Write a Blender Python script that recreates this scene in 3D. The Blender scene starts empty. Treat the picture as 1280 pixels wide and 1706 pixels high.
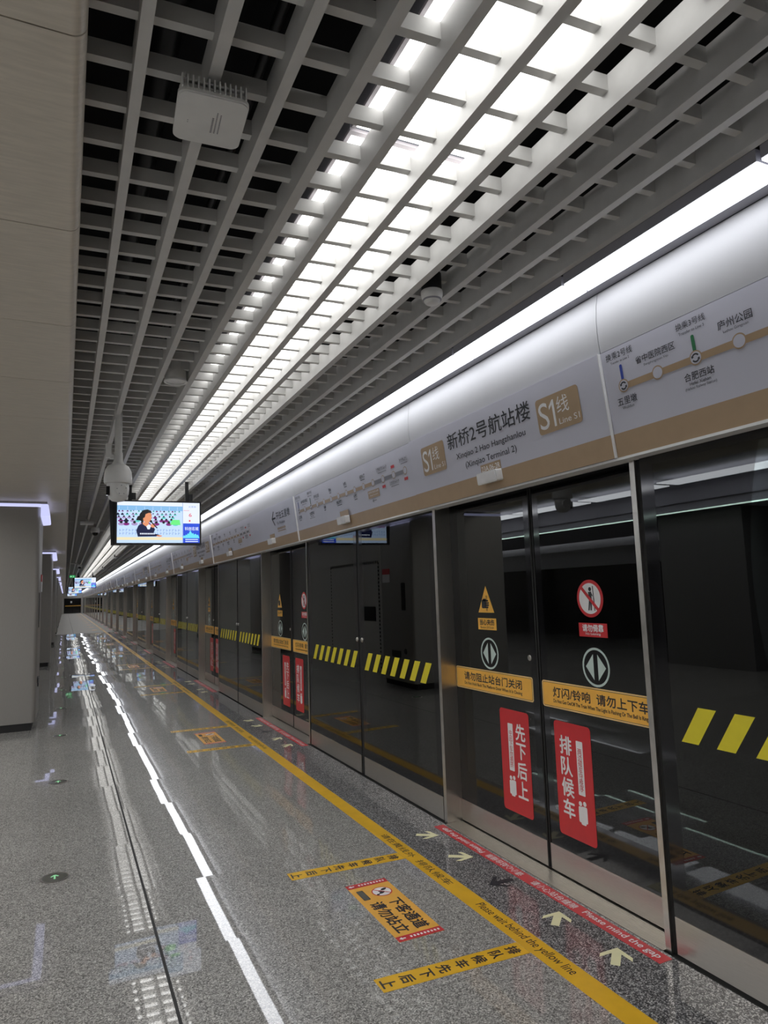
import bpy, math, random
from mathutils import Vector, Matrix
random.seed(7)
SC = bpy.context.scene
COL = SC.collection
PI = math.pi

# ------------------------------------------------------------------ camera, world, exposure
AX = ((0.90558059, 0.01974424, 0.42371448), (-0.42289211, 0.11963395, 0.89824828), (-0.03295541, -0.99262172, 0.11668787))
cam = bpy.data.cameras.new('camera')
cam.sensor_fit = 'AUTO'; cam.sensor_width = 36.0
cam.lens = 1130.0 * 36.0 / 1706.0
cam.clip_start = 0.02; cam.clip_end = 400
cam_o = bpy.data.objects.new('camera', cam)
right = Vector((AX[0][0], AX[1][0], AX[2][0]))
down = Vector((AX[0][1], AX[1][1], AX[2][1]))
fwd = Vector((AX[0][2], AX[1][2], AX[2][2]))
M = Matrix((right, -down, -fwd)).transposed().to_4x4()
M.translation = Vector((0, 0, 1.6))
cam_o.matrix_world = M
COL.objects.link(cam_o)
SC.camera = cam_o

world = bpy.data.worlds.new('world'); SC.world = world
world.use_nodes = True
world.node_tree.nodes['Background'].inputs[0].default_value = (0.8, 0.85, 1.0, 1)
world.node_tree.nodes['Background'].inputs[1].default_value = 0.006

SC.view_settings.view_transform = 'Standard'
SC.view_settings.look = 'None'
SC.view_settings.gamma = 1.0
SC.view_settings.use_curve_mapping = False
SC.view_settings.exposure = 0.42

PANEL_STRENGTH = 3.5     # light panels above the grille
STRIP_STRENGTH = 4.4     # strip lights over the sign band
FAR_STRENGTH = 3.5       # the other side of the island
COVE_STRENGTH = 0.75
FILL_STRENGTH = 2.6     # unseen fill panels added over the middle of the island

# ------------------------------------------------------------------ materials
def new_mat(name):
    m = bpy.data.materials.new(name); m.use_nodes = True
    return m, m.node_tree, m.node_tree.nodes['Principled BSDF']

def node(nt, t, **kw):
    n = nt.nodes.new(t)
    for k, v in kw.items(): setattr(n, k, v)
    return n

def plain(name, col, rough=0.5, metal=0.0, var=0.04, scale=14.0, stretch=None, spec=0.5):
    """principled with a faint noise in colour and roughness"""
    m, nt, b = new_mat(name)
    tc = node(nt, 'ShaderNodeTexCoord')
    mp = node(nt, 'ShaderNodeMapping')
    if stretch: mp.inputs['Scale'].default_value = stretch
    nz = node(nt, 'ShaderNodeTexNoise'); nz.inputs['Scale'].default_value = scale; nz.inputs['Detail'].default_value = 3
    nt.links.new(tc.outputs['Object'], mp.inputs['Vector']); nt.links.new(mp.outputs['Vector'], nz.inputs['Vector'])
    mr = node(nt, 'ShaderNodeMapRange'); mr.inputs['To Min'].default_value = 1 - var; mr.inputs['To Max'].default_value = 1 + var
    mr.inputs['From Min'].default_value = 0.3; mr.inputs['From Max'].default_value = 0.7
    nt.links.new(nz.outputs['Fac'], mr.inputs['Value'])
    mx = node(nt, 'ShaderNodeMix', data_type='RGBA', blend_type='MULTIPLY'); mx.inputs['Factor'].default_value = 1
    mx.inputs['A'].default_value = (*col, 1)
    nt.links.new(mr.outputs['Result'], mx.inputs['B'])
    nt.links.new(mx.outputs['Result'], b.inputs['Base Color'])
    m2 = node(nt, 'ShaderNodeMath', operation='MULTIPLY'); m2.inputs[1].default_value = rough
    nt.links.new(mr.outputs['Result'], m2.inputs[0]); nt.links.new(m2.outputs[0], b.inputs['Roughness'])
    b.inputs['Metallic'].default_value = metal
    b.inputs['Specular IOR Level'].default_value = spec
    return m

def emit(name, col, s):
    m, nt, b = new_mat(name)
    b.inputs['Base Color'].default_value = (0.02, 0.02, 0.02, 1)
    b.inputs['Emission Color'].default_value = (*col, 1)
    b.inputs['Emission Strength'].default_value = s
    b.inputs['Roughness'].default_value = 0.3
    return m

def make_floor():
    m, nt, b = new_mat('granite_floor')
    L = nt.links.new
    geo = node(nt, 'ShaderNodeNewGeometry')
    sep = node(nt, 'ShaderNodeSeparateXYZ'); L(geo.outputs['Position'], sep.inputs[0])
    vo = node(nt, 'ShaderNodeTexVoronoi'); vo.inputs['Scale'].default_value = 205; L(geo.outputs['Position'], vo.inputs['Vector'])
    gr = node(nt, 'ShaderNodeSeparateColor'); L(vo.outputs['Color'], gr.inputs[0])
    def ramp(stops):
        r = node(nt, 'ShaderNodeValToRGB')
        while len(r.color_ramp.elements) < len(stops): r.color_ramp.elements.new(0.5)
        for e, (p, c) in zip(r.color_ramp.elements, stops): e.position = p; e.color = (*c, 1)
        L(gr.outputs['Red'], r.inputs['Fac']); return r
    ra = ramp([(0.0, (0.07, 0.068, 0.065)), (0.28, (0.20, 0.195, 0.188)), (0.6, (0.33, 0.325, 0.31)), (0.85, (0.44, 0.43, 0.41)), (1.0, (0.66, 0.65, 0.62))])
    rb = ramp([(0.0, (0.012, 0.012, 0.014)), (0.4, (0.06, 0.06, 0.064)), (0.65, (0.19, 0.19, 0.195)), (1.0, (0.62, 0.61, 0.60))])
    def math_(op, a, bb=None):
        n = node(nt, 'ShaderNodeMath', operation=op)
        for i, v in enumerate((a, bb)):
            if v is None: continue
            if isinstance(v, (int, float)): n.inputs[i].default_value = v
            else: L(v, n.inputs[i])
        return n.outputs[0]
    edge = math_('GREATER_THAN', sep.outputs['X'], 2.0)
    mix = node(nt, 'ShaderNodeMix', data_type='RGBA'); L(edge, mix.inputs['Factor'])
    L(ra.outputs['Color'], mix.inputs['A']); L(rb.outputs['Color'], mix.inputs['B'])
    # slabs of 0.8 m with thin joints
    sx = math_('DIVIDE', math_('SUBTRACT', sep.outputs['X'], 0.43), 0.8)
    sy = math_('DIVIDE', math_('SUBTRACT', sep.outputs['Y'], 0.21), 0.8)
    fx = math_('FRACT', sx); fy = math_('FRACT', sy)
    def joint(f):
        d = math_('MINIMUM', f, math_('SUBTRACT', 1.0, f))
        return math_('LESS_THAN', d, 0.0016)
    jt = math_('MAXIMUM', joint(fx), joint(fy))
    nz = node(nt, 'ShaderNodeTexNoise'); nz.inputs['Scale'].default_value = 0.9; nz.inputs['Detail'].default_value = 4
    L(geo.outputs['Position'], nz.inputs['Vector'])
    mr = node(nt, 'ShaderNodeMapRange'); mr.inputs['From Min'].default_value = 0.3; mr.inputs['From Max'].default_value = 0.7
    mr.inputs['To Min'].default_value = 0.9; mr.inputs['To Max'].default_value = 1.06
    L(nz.outputs['Fac'], mr.inputs['Value'])
    dark = math_('SUBTRACT', mr.outputs['Result'], math_('MULTIPLY', jt, 0.45))
    mul = node(nt, 'ShaderNodeMix', data_type='RGBA', blend_type='MULTIPLY'); mul.inputs['Factor'].default_value = 1
    L(mix.outputs['Result'], mul.inputs['A']); L(dark, mul.inputs['B'])
    L(mul.outputs['Result'], b.inputs['Base Color'])
    # every slab is laid a hair out of level
    cv = node(nt, 'ShaderNodeCombineXYZ'); L(math_('FLOOR', sx), cv.inputs[0]); L(math_('FLOOR', sy), cv.inputs[1])
    wn = node(nt, 'ShaderNodeTexWhiteNoise', noise_dimensions='2D'); L(cv.outputs[0], wn.inputs['Vector'])
    n2 = node(nt, 'ShaderNodeTexNoise'); n2.inputs['Scale'].default_value = 2.2; n2.inputs['Detail'].default_value = 1
    L(geo.outputs['Position'], n2.inputs['Vector'])
    v1 = node(nt, 'ShaderNodeVectorMath', operation='MULTIPLY_ADD'); L(wn.outputs['Color'], v1.inputs[0])
    v1.inputs[1].default_value = (0.020, 0.010, 0); v1.inputs[2].default_value = (-0.010, -0.005, 0)
    v2 = node(nt, 'ShaderNodeVectorMath', operation='MULTIPLY_ADD'); L(n2.outputs['Color'], v2.inputs[0])
    v2.inputs[1].default_value = (0.0024, 0.0024, 0); v2.inputs[2].default_value = (-0.0012, -0.0012, 1)
    v3 = node(nt, 'ShaderNodeVectorMath', operation='ADD'); L(v1.outputs[0], v3.inputs[0]); L(v2.outputs[0], v3.inputs[1])
    v4 = node(nt, 'ShaderNodeVectorMath', operation='NORMALIZE'); L(v3.outputs[0], v4.inputs[0])
    L(v4.outputs[0], b.inputs['Coat Normal'])
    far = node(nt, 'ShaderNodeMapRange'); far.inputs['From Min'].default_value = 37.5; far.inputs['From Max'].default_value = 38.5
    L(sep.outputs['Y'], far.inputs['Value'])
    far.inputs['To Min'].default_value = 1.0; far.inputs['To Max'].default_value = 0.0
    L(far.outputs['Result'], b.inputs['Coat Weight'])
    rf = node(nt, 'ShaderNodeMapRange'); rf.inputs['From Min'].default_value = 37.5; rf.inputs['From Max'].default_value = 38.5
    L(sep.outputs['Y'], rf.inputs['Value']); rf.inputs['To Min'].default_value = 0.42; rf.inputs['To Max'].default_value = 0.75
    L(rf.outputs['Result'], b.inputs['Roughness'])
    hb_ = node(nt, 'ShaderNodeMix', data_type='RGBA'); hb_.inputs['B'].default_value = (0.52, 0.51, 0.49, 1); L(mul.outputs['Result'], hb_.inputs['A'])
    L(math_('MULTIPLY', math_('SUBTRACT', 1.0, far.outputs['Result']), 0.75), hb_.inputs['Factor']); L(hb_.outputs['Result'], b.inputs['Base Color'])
    b.inputs['Coat Roughness'].default_value = 0.018
    b.inputs['Coat IOR'].default_value = 1.5
    b.inputs['IOR'].default_value = 1.5
    b.inputs['Specular IOR Level'].default_value = 0.22
    return m

def make_glass():
    m, nt, b = new_mat('tinted_door_glass')
    nt.nodes.remove(b)
    out = nt.nodes['Material Output']
    fr = node(nt, 'ShaderNodeFresnel'); fr.inputs['IOR'].default_value = 1.68
    tr = node(nt, 'ShaderNodeBsdfTransparent'); tr.inputs['Color'].default_value = (0.42, 0.45, 0.45, 1)
    gl = node(nt, 'ShaderNodeBsdfGlossy'); gl.inputs['Roughness'].default_value = 0.0; gl.inputs['Color'].default_value = (0.95, 0.97, 0.96, 1)
    mx = node(nt, 'ShaderNodeMixShader')
    nt.links.new(fr.outputs[0], mx.inputs[0]); nt.links.new(tr.outputs[0], mx.inputs[1]); nt.links.new(gl.outputs[0], mx.inputs[2])
    nt.links.new(mx.outputs[0], out.inputs['Surface'])
    return m

MT = {}
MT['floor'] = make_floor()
MT['glass'] = make_glass()
MT['frit'] = plain('black_glass_border', (0.006, 0.006, 0.007), 0.06, var=0.02)
MT['grille'] = plain('white_grille_paint', (0.60, 0.595, 0.585), 0.45)
MT['white'] = plain('white_plastic', (0.74, 0.74, 0.73), 0.4)
MT['fascia'] = plain('white_enamel_panel', (0.46, 0.46, 0.475), 0.5, var=0.02, scale=3)
MT['sign'] = plain('pale_sign_face', (0.54, 0.54, 0.62), 0.42, var=0.02, scale=4)
MT['tan'] = plain('tan_sign_band', (0.40, 0.28, 0.17), 0.35, var=0.03)
MT['ink'] = plain('dark_lettering', (0.02, 0.021, 0.028), 0.45)
MT['greyink'] = plain('grey_lettering', (0.22, 0.22, 0.25), 0.45)
MT['paleink'] = plain('pale_lettering', (0.80, 0.80, 0.82), 0.4)
MT['blue'] = plain('blue_line_colour', (0.03, 0.06, 0.33), 0.4)
MT['green'] = plain('green_line_colour', (0.02, 0.16, 0.06), 0.4)
MT['steel'] = plain('brushed_steel', (0.60, 0.57, 0.53), 0.3, metal=1.0, var=0.08, scale=30, stretch=(30, 1, 0.6))
MT['steelh'] = plain('brushed_steel_plate', (0.55, 0.52, 0.48), 0.34, metal=1.0, var=0.07, scale=24, stretch=(1, 0.8, 25))
MT['clad'] = plain('satin_metal_cladding', (0.34, 0.328, 0.31), 0.42, metal=0.4, var=0.05, scale=20, stretch=(25, 25, 0.8))
MT['wallclad'] = plain('pale_wall_cladding', (0.66, 0.65, 0.62), 0.4, metal=0.1, var=0.04, scale=20, stretch=(25, 25, 0.8))
MT['coreclad'] = plain('dark_core_cladding', (0.13, 0.13, 0.13), 0.5)
MT['soffit'] = plain('brushed_soffit_panel', (0.68, 0.625, 0.54), 0.42, metal=0.35, var=0.07, scale=10, stretch=(1, 8, 1))
MT['black'] = plain('matt_black', (0.012, 0.012, 0.013), 0.6)
MT['blackp'] = plain('black_plastic', (0.02, 0.02, 0.022), 0.35)
MT['rubber'] = plain('black_rubber_seal', (0.008, 0.008, 0.008), 0.7)
MT['darkvoid'] = plain('dark_ceiling_void', (0.02, 0.02, 0.023), 0.9)
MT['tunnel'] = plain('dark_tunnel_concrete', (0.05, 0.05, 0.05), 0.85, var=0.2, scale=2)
MT['lilac'] = plain('lamp_rim', (0.62, 0.58, 0.62), 0.5)
MT['housing'] = plain('grey_lamp_housing', (0.30, 0.30, 0.34), 0.5)
MT['red'] = plain('red_sticker', (0.58, 0.028, 0.035), 0.35)
MT['redfloor'] = plain('red_floor_tape', (0.56, 0.035, 0.045), 0.35, var=0.08)
MT['amber'] = plain('amber_sticker', (0.92, 0.49, 0.08), 0.35)
MT['amberpale'] = plain('pale_amber_edge', (0.86, 0.58, 0.25), 0.35)
MT['yellow'] = plain('yellow_sticker', (0.72, 0.62, 0.03), 0.4)
MT['tape'] = plain('yellow_floor_tape', (0.74, 0.43, 0.025), 0.3, var=0.08, scale=9)
MT['decal'] = plain('orange_floor_sticker', (0.80, 0.42, 0.07), 0.35, var=0.05)
MT['stickerwhite'] = plain('white_sticker', (0.80, 0.79, 0.80), 0.4)
MT['mint'] = plain('pale_mint_sticker', (0.55, 0.66, 0.62), 0.4)
MT['cream'] = plain('cream_arrow_sticker', (0.80, 0.77, 0.48), 0.4)
MT['discplate'] = plain('dark_floor_disc', (0.11, 0.11, 0.10), 0.15)
MT['panel'] = emit('ceiling_panel_light', (1.0, 0.995, 0.97), PANEL_STRENGTH)
MT['strip'] = emit('strip_diffuser', (0.93, 0.95, 1.0), STRIP_STRENGTH)
MT['farstrip'] = emit('far_strip_diffuser', (0.92, 0.94, 1.0), FAR_STRENGTH)
MT['fillpanel'] = emit('added_fill_light', (1.0, 0.97, 0.92), FILL_STRENGTH)
MT['led'] = emit('green_tinted_led_line', (0.75, 1.0, 0.88), 6.0)
MT['cove'] = emit('lavender_cove_light', (0.62, 0.64, 1.0), COVE_STRENGTH)
MT['glowgreen'] = emit('green_arrow_glow', (0.35, 0.9, 0.45), 0.55)
MT['exitgreen'] = emit('exit_sign_green', (0.04, 0.65, 0.18), 0.4)
MT['exitwhite'] = emit('exit_sign_white', (0.8, 1.0, 0.85), 0.6)
for nm, c, s in (('s_white', (0.80, 0.86, 1.0), 1.0), ('s_sky', (0.30, 0.62, 1.0), 0.8), ('s_pale', (0.55, 0.72, 1.0), 1.0), ('s_blue', (0.02, 0.09, 0.85), 0.8),
                 ('s_navy', (0.004, 0.008, 0.05), 1.0), ('s_black', (0.004, 0.004, 0.006), 1.0), ('s_skin', (0.85, 0.33, 0.16), 0.9), ('s_purple', (0.22, 0.02, 0.20), 1.0),
                 ('s_teal', (0.12, 0.60, 0.55), 1.0), ('s_green', (0.15, 0.85, 0.22), 1.0), ('s_red', (0.75, 0.04, 0.06), 1.0), ('s_cyan', (0.15, 0.75, 1.0), 1.0),
                 ('s_cream', (0.95, 0.85, 0.55), 0.9), ('s_letters', (0.24, 0.38, 0.75), 0.9), ('s_lilac', (0.45, 0.33, 0.62), 0.9)):
    MT[nm] = emit('screen_' + nm[2:], c, s * 0.8)

# ------------------------------------------------------------------ mesh building
class MB:
    def __init__(s): s.v = []; s.f = []; s.m = []
    def add(s, vs, fs, m=0):
        o = len(s.v); s.v += [tuple(p) for p in vs]
        s.f += [tuple(i + o for i in f) for f in fs]; s.m += [m] * len(fs); return s
    def box(s, x0, y0, z0, x1, y1, z1, m=0):
        vs = [(x0, y0, z0), (x1, y0, z0), (x1, y1, z0), (x0, y1, z0), (x0, y0, z1), (x1, y0, z1), (x1, y1, z1), (x0, y1, z1)]
        return s.add(vs, [(3, 2, 1, 0), (4, 5, 6, 7), (0, 1, 5, 4), (1, 2, 6, 5), (2, 3, 7, 6), (3, 0, 4, 7)], m)
    def prism(s, prof, fn, c0, c1, m=0, cap=True):
        """profile of 2D points swept between two values; fn(a, b, c) -> 3D"""
        n = len(prof)
        vs = [fn(a, b, c0) for a, b in prof] + [fn(a, b, c1) for a, b in prof]
        fs = [(i, (i + 1) % n, n + (i + 1) % n, n + i) for i in range(n)]
        if cap: fs += [tuple(range(n - 1, -1, -1)), tuple(range(n, 2 * n))]
        return s.add(vs, fs, m)
    def lathe(s, prof, c, seg=32, m=0, axis=2):
        def pt(r, h, a):
            p = (r * math.cos(a), r * math.sin(a), h)
            if axis == 0: p = (h, p[0], p[1])
            if axis == 1: p = (p[0], h, p[1])
            return (p[0] + c[0], p[1] + c[1], p[2] + c[2])
        vs = []; fs = []
        k = len(prof)
        for i in range(seg):
            a = 2 * PI * i / seg
            vs += [pt(r, h, a) for r, h in prof]
        for i in range(seg):
            j = (i + 1) % seg
            for q in range(k - 1): fs.append((i * k + q, j * k + q, j * k + q + 1, i * k + q + 1))
        return s.add(vs, fs, m)
    def tube(s, p0, p1, r, seg=16, m=0):
        p0 = Vector(p0); p1 = Vector(p1); d = (p1 - p0).normalized()
        u = d.orthogonal().normalized(); w = d.cross(u)
        vs = []
        for p in (p0, p1):
            vs += [tuple(p + r * (math.cos(2 * PI * i / seg) * u + math.sin(2 * PI * i / seg) * w)) for i in range(seg)]
        fs = [(i, (i + 1) % seg, seg + (i + 1) % seg, seg + i) for i in range(seg)] + [tuple(range(seg - 1, -1, -1)), tuple(range(seg, 2 * seg))]
        return s.add(vs, fs, m)
    def build(s, name, mats, parent=None, origin=None, smooth=False, label=None):
        if not isinstance(mats, (list, tuple)): mats = [mats]
        o = Vector((0, 0, 0))
        if parent is not None: o = Vector(wloc(parent))
        elif origin is not None: o = Vector(origin)
        me = bpy.data.meshes.new(name)
        me.from_pydata([(p[0] - o[0], p[1] - o[1], p[2] - o[2]) for p in s.v], [], s.f)
        for m in mats: me.materials.append(MT[m])
        me.polygons.foreach_set('material_index', s.m)
        if smooth:
            me.polygons.foreach_set('use_smooth', [True] * len(me.polygons)); me.set_sharp_from_angle(angle=math.radians(38))
        me.update()
        ob = bpy.data.objects.new(name, me); COL.objects.link(ob)
        if parent is not None: ob.parent = parent
        else: ob.location = o
        if label: ob['label'] = label
        return ob

def wloc(o):
    p = Vector(o.location)
    while o.parent: o = o.parent; p += Vector(o.location)
    return p

def tag(o, label=None, cat=None, group=None, kind=None):
    if label: o['label'] = label
    if cat: o['category'] = cat
    if group: o['group'] = group
    if kind: o['kind'] = kind
    return o

def empty(name, loc, label, cat, group=None, kind=None):
    o = bpy.data.objects.new(name, None); o.location = loc; o.empty_display_size = 0.1
    COL.objects.link(o)
    return tag(o, label, cat, group, kind)

KIDS = {}
def kids(o): return [c for c in o.children]
def copy_tree(o, parent=None, skip=()):
    c = o.copy(); COL.objects.link(c); c.parent = parent
    for ch in kids(o):
        if ch.name.split('.')[0] in skip: continue
        copy_tree(ch, c, skip)
    return c
def place(src, dy, label, skip=()):
    c = copy_tree(src, None, skip); c.location = Vector(src.location) + Vector((0, dy, 0)); c['label'] = label
    return c

# text: glyph outlines turned into flat mesh
TXT = {}
def glyphs(body, bold=0.0):
    key = body
    if key not in TXT:
        cu = bpy.data.curves.new('t', 'FONT'); cu.body = body; cu.resolution_u = 4
        ob = bpy.data.objects.new('t', cu); COL.objects.link(ob)
        dg = bpy.context.evaluated_depsgraph_get(); dg.update()
        me = bpy.data.meshes.new_from_object(ob.evaluated_get(dg))
        vs = [(v.co.x, v.co.y) for v in me.vertices]; fs = [tuple(p.vertices) for p in me.polygons]
        bpy.data.objects.remove(ob); bpy.data.curves.remove(cu); bpy.data.meshes.remove(me)
        xs = [p[0] for p in vs]; ys = [p[1] for p in vs]
        x0, x1, y0, y1 = min(xs), max(xs), min(ys), max(ys)
        TXT[key] = ([((x - x0) / max(x1 - x0, 1e-6), (y - y0) / max(y1 - y0, 1e-6)) for x, y in vs], fs, (x1 - x0) / max(y1 - y0, 1e-6))
    return TXT[key]

class PF:
    """a flat frame in space to lay sign graphics on"""
    def __init__(s, o, u, v): s.o = Vector(o); s.u = Vector(u).normalized(); s.v = Vector(v).normalized(); s.n = s.u.cross(s.v)
    def p(s, a, b, d=0.0): return tuple(s.o + a * s.u + b * s.v + d * s.n)
    def poly(s, mb, pts, d=0.0, th=0.0, m=0):
        if th > 0: mb.prism(pts, lambda a, b, c: s.p(a, b, c), d, d + th, m)
        else: mb.add([s.p(a, b, d) for a, b in pts], [tuple(range(len(pts)))], m)
    def rect(s, mb, a0, b0, a1, b1, d=0.0, th=0.0, m=0): s.poly(mb, [(a0, b0), (a1, b0), (a1, b1), (a0, b1)], d, th, m)
    def rrect(s, mb, a0, b0, a1, b1, r, d=0.0, th=0.0, m=0, seg=5):
        pts = []
        for cx, cy, st in ((a1 - r, b0 + r, -90), (a1 - r, b1 - r, 0), (a0 + r, b1 - r, 90), (a0 + r, b0 + r, 180)):
            for i in range(seg + 1):
                t = math.radians(st + 90 * i / seg); pts.append((cx + r * math.cos(t), cy + r * math.sin(t)))
        s.poly(mb, pts, d, th, m)
    def disc(s, mb, a, b, r, d=0.0, th=0.0, m=0, seg=28, ry=None):
        ry = ry or r
        s.poly(mb, [(a + r * math.cos(2 * PI * i / seg), b + ry * math.sin(2 * PI * i / seg)) for i in range(seg)], d, th, m)
    def ring(s, mb, a, b, r0, r1, d=0.0, m=0, seg=32):
        vs = []
        for i in range(seg):
            t = 2 * PI * i / seg
            vs += [s.p(a + r0 * math.cos(t), b + r0 * math.sin(t), d), s.p(a + r1 * math.cos(t), b + r1 * math.sin(t), d)]
        mb.add(vs, [(2 * i, 2 * i + 1, 2 * ((i + 1) % seg) + 1, 2 * ((i + 1) % seg)) for i in range(seg)], m)
    def bar(s, mb, a0, b0, a1, b1, w, d=0.0, m=0):
        dx, dy = a1 - a0, b1 - b0; l = math.hypot(dx, dy); nx, ny = -dy / l * w / 2, dx / l * w / 2
        s.poly(mb, [(a0 - nx, b0 - ny), (a1 - nx, b1 - ny), (a1 + nx, b1 + ny), (a0 + nx, b0 + ny)], d, 0, m)
    def text(s, mb, body, a0, b0, a1, b1, d=0.0, m=0, bold=0.0):
        vs, fs, asp = glyphs(body)
        q = bold * (b1 - b0); k = 0
        for da, db in (((0, 0),) if bold == 0 else ((-q, 0), (q, 0), (0, q), (0, -q))):
            mb.add([s.p(a0 + x * (a1 - a0) + da, b0 + y * (b1 - b0) + db, d + 0.00004 * k) for x, y in vs], fs, m); k += 1
    def column(s, mb, body, ac, b_top, b_bot, size, d=0.0, m=0, bold=0.0):
        """characters stacked one under another"""
        n = len(body); step = (b_top - b_bot - size) / max(n - 1, 1)
        for i, ch in enumerate(body):
            t = b_top - i * step
            asp = min(glyphs(ch, bold)[2], 1.15); w = size * min(asp, 1.0) * (0.98 if asp > 0.6 else 1)
            hgt = size if asp < 1.05 else size / asp
            s.text(mb, ch, ac - w / 2, t - size / 2 - hgt / 2, ac + w / 2, t - size / 2 + hgt / 2, d, m, bold)

ORD = ['nearest', 'second', 'third', 'fourth', 'fifth', 'sixth', 'seventh', 'eighth', 'ninth', 'tenth', 'eleventh', 'twelfth', 'thirteenth', 'fourteenth',
       'fifteenth', 'sixteenth', 'seventeenth', 'eighteenth', 'nineteenth', 'twentieth', 'twenty-first', 'twenty-second', 'twenty-third', 'twenty-fourth']
def nth(i): return ORD[i] if i == 0 else ORD[i] + ' nearest'

YEND = 108.0
PITCH = 4.82
NB = 21
G = 3.05                      # underside of the grille
SKEW = -0.053

# ------------------------------------------------------------------ the setting
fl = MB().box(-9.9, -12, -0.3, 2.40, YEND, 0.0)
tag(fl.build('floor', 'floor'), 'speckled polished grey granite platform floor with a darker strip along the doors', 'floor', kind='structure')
tag(MB().box(0.424, -4, -0.001, 0.437, YEND - 0.02, 0.0008).build('trim_1', 'black'), 'thin dark joint running the length of the platform floor', 'floor joint', kind='structure')

# grille ceiling: eleven long beams with cross slats
ceil = empty('ceiling', (1.05, 0, G), 'white open grille ceiling of long beams and short cross slats under a black void', 'ceiling', kind='structure')
BEAMS = [(0.143, 0.175), (0.335, 0.370), (0.529, 0.562), (0.720, 0.757), (0.912, 0.945), (1.105, 1.142), (1.294, 1.330), (1.487, 1.525), (1.680, 1.716), (1.872, 1.906), (2.055, 2.087)]
for a, b in BEAMS:
    MB().box(a, -5, G, b, YEND, G + 0.115).build('beam', 'grille', ceil)
sl = MB()
y = 0.1855 - 0.1891 * 28
while y < YEND - 0.1:
    x0, x1 = 0.024, 2.055
    ya, yb = y + SKEW * x0, y + SKEW * x1
    vs = [(x0, ya, G + 0.061), (x1, yb, G + 0.061), (x1, yb + 0.029, G + 0.061), (x0, ya + 0.029, G + 0.061)]
    vs += [(p[0], p[1], G + 0.114) for p in vs]
    sl.add(vs, [(3, 2, 1, 0), (4, 5, 6, 7), (0, 1, 5, 4), (1, 2, 6, 5), (2, 3, 7, 6), (3, 0, 4, 7)])
    y += 0.1891
so = sl.build('cross_slats', 'grille', ceil); so['kind'] = 'stuff'
vd = MB()
vd.box(-1.7, -12, 3.95, 2.5, YEND, 4.0)
vd.box(-0.02, -12, 3.12, 0.0, YEND, 3.95)
vd.box(2.40, -12, 3.10, 2.42, YEND, 3.95)
tag(vd.build('ceiling', 'darkvoid'), 'black void above the white grille ceiling', 'ceiling', kind='structure')
# ducts and conduits faintly seen in the void
du = MB()
for x, z, r in ((0.62, 3.55, 0.02), (0.72, 3.62, 0.035), (0.30, 3.7, 0.06), (1.75, 3.6, 0.03)):
    du.tube((x, -5, z), (x, 60, z), r, 10)
tag(du.build('trim_2', 'blackp', smooth=True), 'dark conduits running along inside the ceiling void', 'conduits', kind='structure')

# flat soffit on the left with a rounded edge, in one-metre panels
sf = MB()
prof = [(-1.6, 2.93), (-0.015, 2.93)] + [(-0.015 + 0.038 * math.sin(math.radians(t)), 2.968 - 0.038 * math.cos(math.radians(t))) for t in (15, 30, 45, 60, 75, 90)] + [(0.023, 3.12), (-1.6, 3.12)]
yy = 1.62 - 0.94 * 12
while yy < YEND:
    sf.prism(prof, lambda a, b, c: (a, c, b), yy + 0.0015, min(yy + 0.937, YEND - 0.01))
    yy += 0.94
tag(sf.build('trim_3', 'soffit', smooth=True), 'flat brushed beige metal soffit with rounded edge along the left', 'soffit', kind='structure')

# right hand wall: curved white fascia above the signs, header behind, tunnel
fa = MB()
fprof = [(2.297, 2.697), (2.290, 2.74), (2.286, 2.80), (2.286, 2.86), (2.292, 2.93), (2.303, 2.985), (2.310, 2.999), (2.40, 2.999), (2.40, 2.697)]
SEAMS = []
yy = 2.386 - PITCH
while yy < YEND:
    SEAMS.append((yy, yy + 1.989)); SEAMS.append((yy + 1.989, yy + PITCH)); yy += PITCH
for a, b in SEAMS:
    fa.prism(fprof, lambda p, q, c: (p, c, q), a + 0.002, b - 0.002)
tag(fa.build('wall_right', 'fascia', smooth=True), 'white curved fascia panels above the sign band over the doors', 'fascia', kind='structure')
hd = MB()
hd.box(2.40, -3, 2.20, 2.60, YEND, 2.998)
tag(hd.build('trim_4', 'blackp'), 'dark header beam behind the sign band', 'header', kind='structure')
MBt = MB().box(2.352, -3, 2.178, 2.44, YEND, 2.190)
tag(MBt.build('trim_5', 'white'), 'pale metal edge strip under the sign band', 'edge strip', kind='structure')
tag(MB().box(2.2465, -3, 3.0, 2.306, YEND, 3.06).build('trim_6', 'housing'), 'grey gap strip between strip lights and fascia', 'trim', kind='structure')
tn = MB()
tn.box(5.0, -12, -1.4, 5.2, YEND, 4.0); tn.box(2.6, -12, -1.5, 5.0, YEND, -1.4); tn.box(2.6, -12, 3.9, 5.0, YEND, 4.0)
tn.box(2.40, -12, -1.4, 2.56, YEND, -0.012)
tag(tn.build('wall_tunnel', 'tunnel'), 'dark concrete track tunnel behind the platform doors', 'tunnel', kind='structure')

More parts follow.
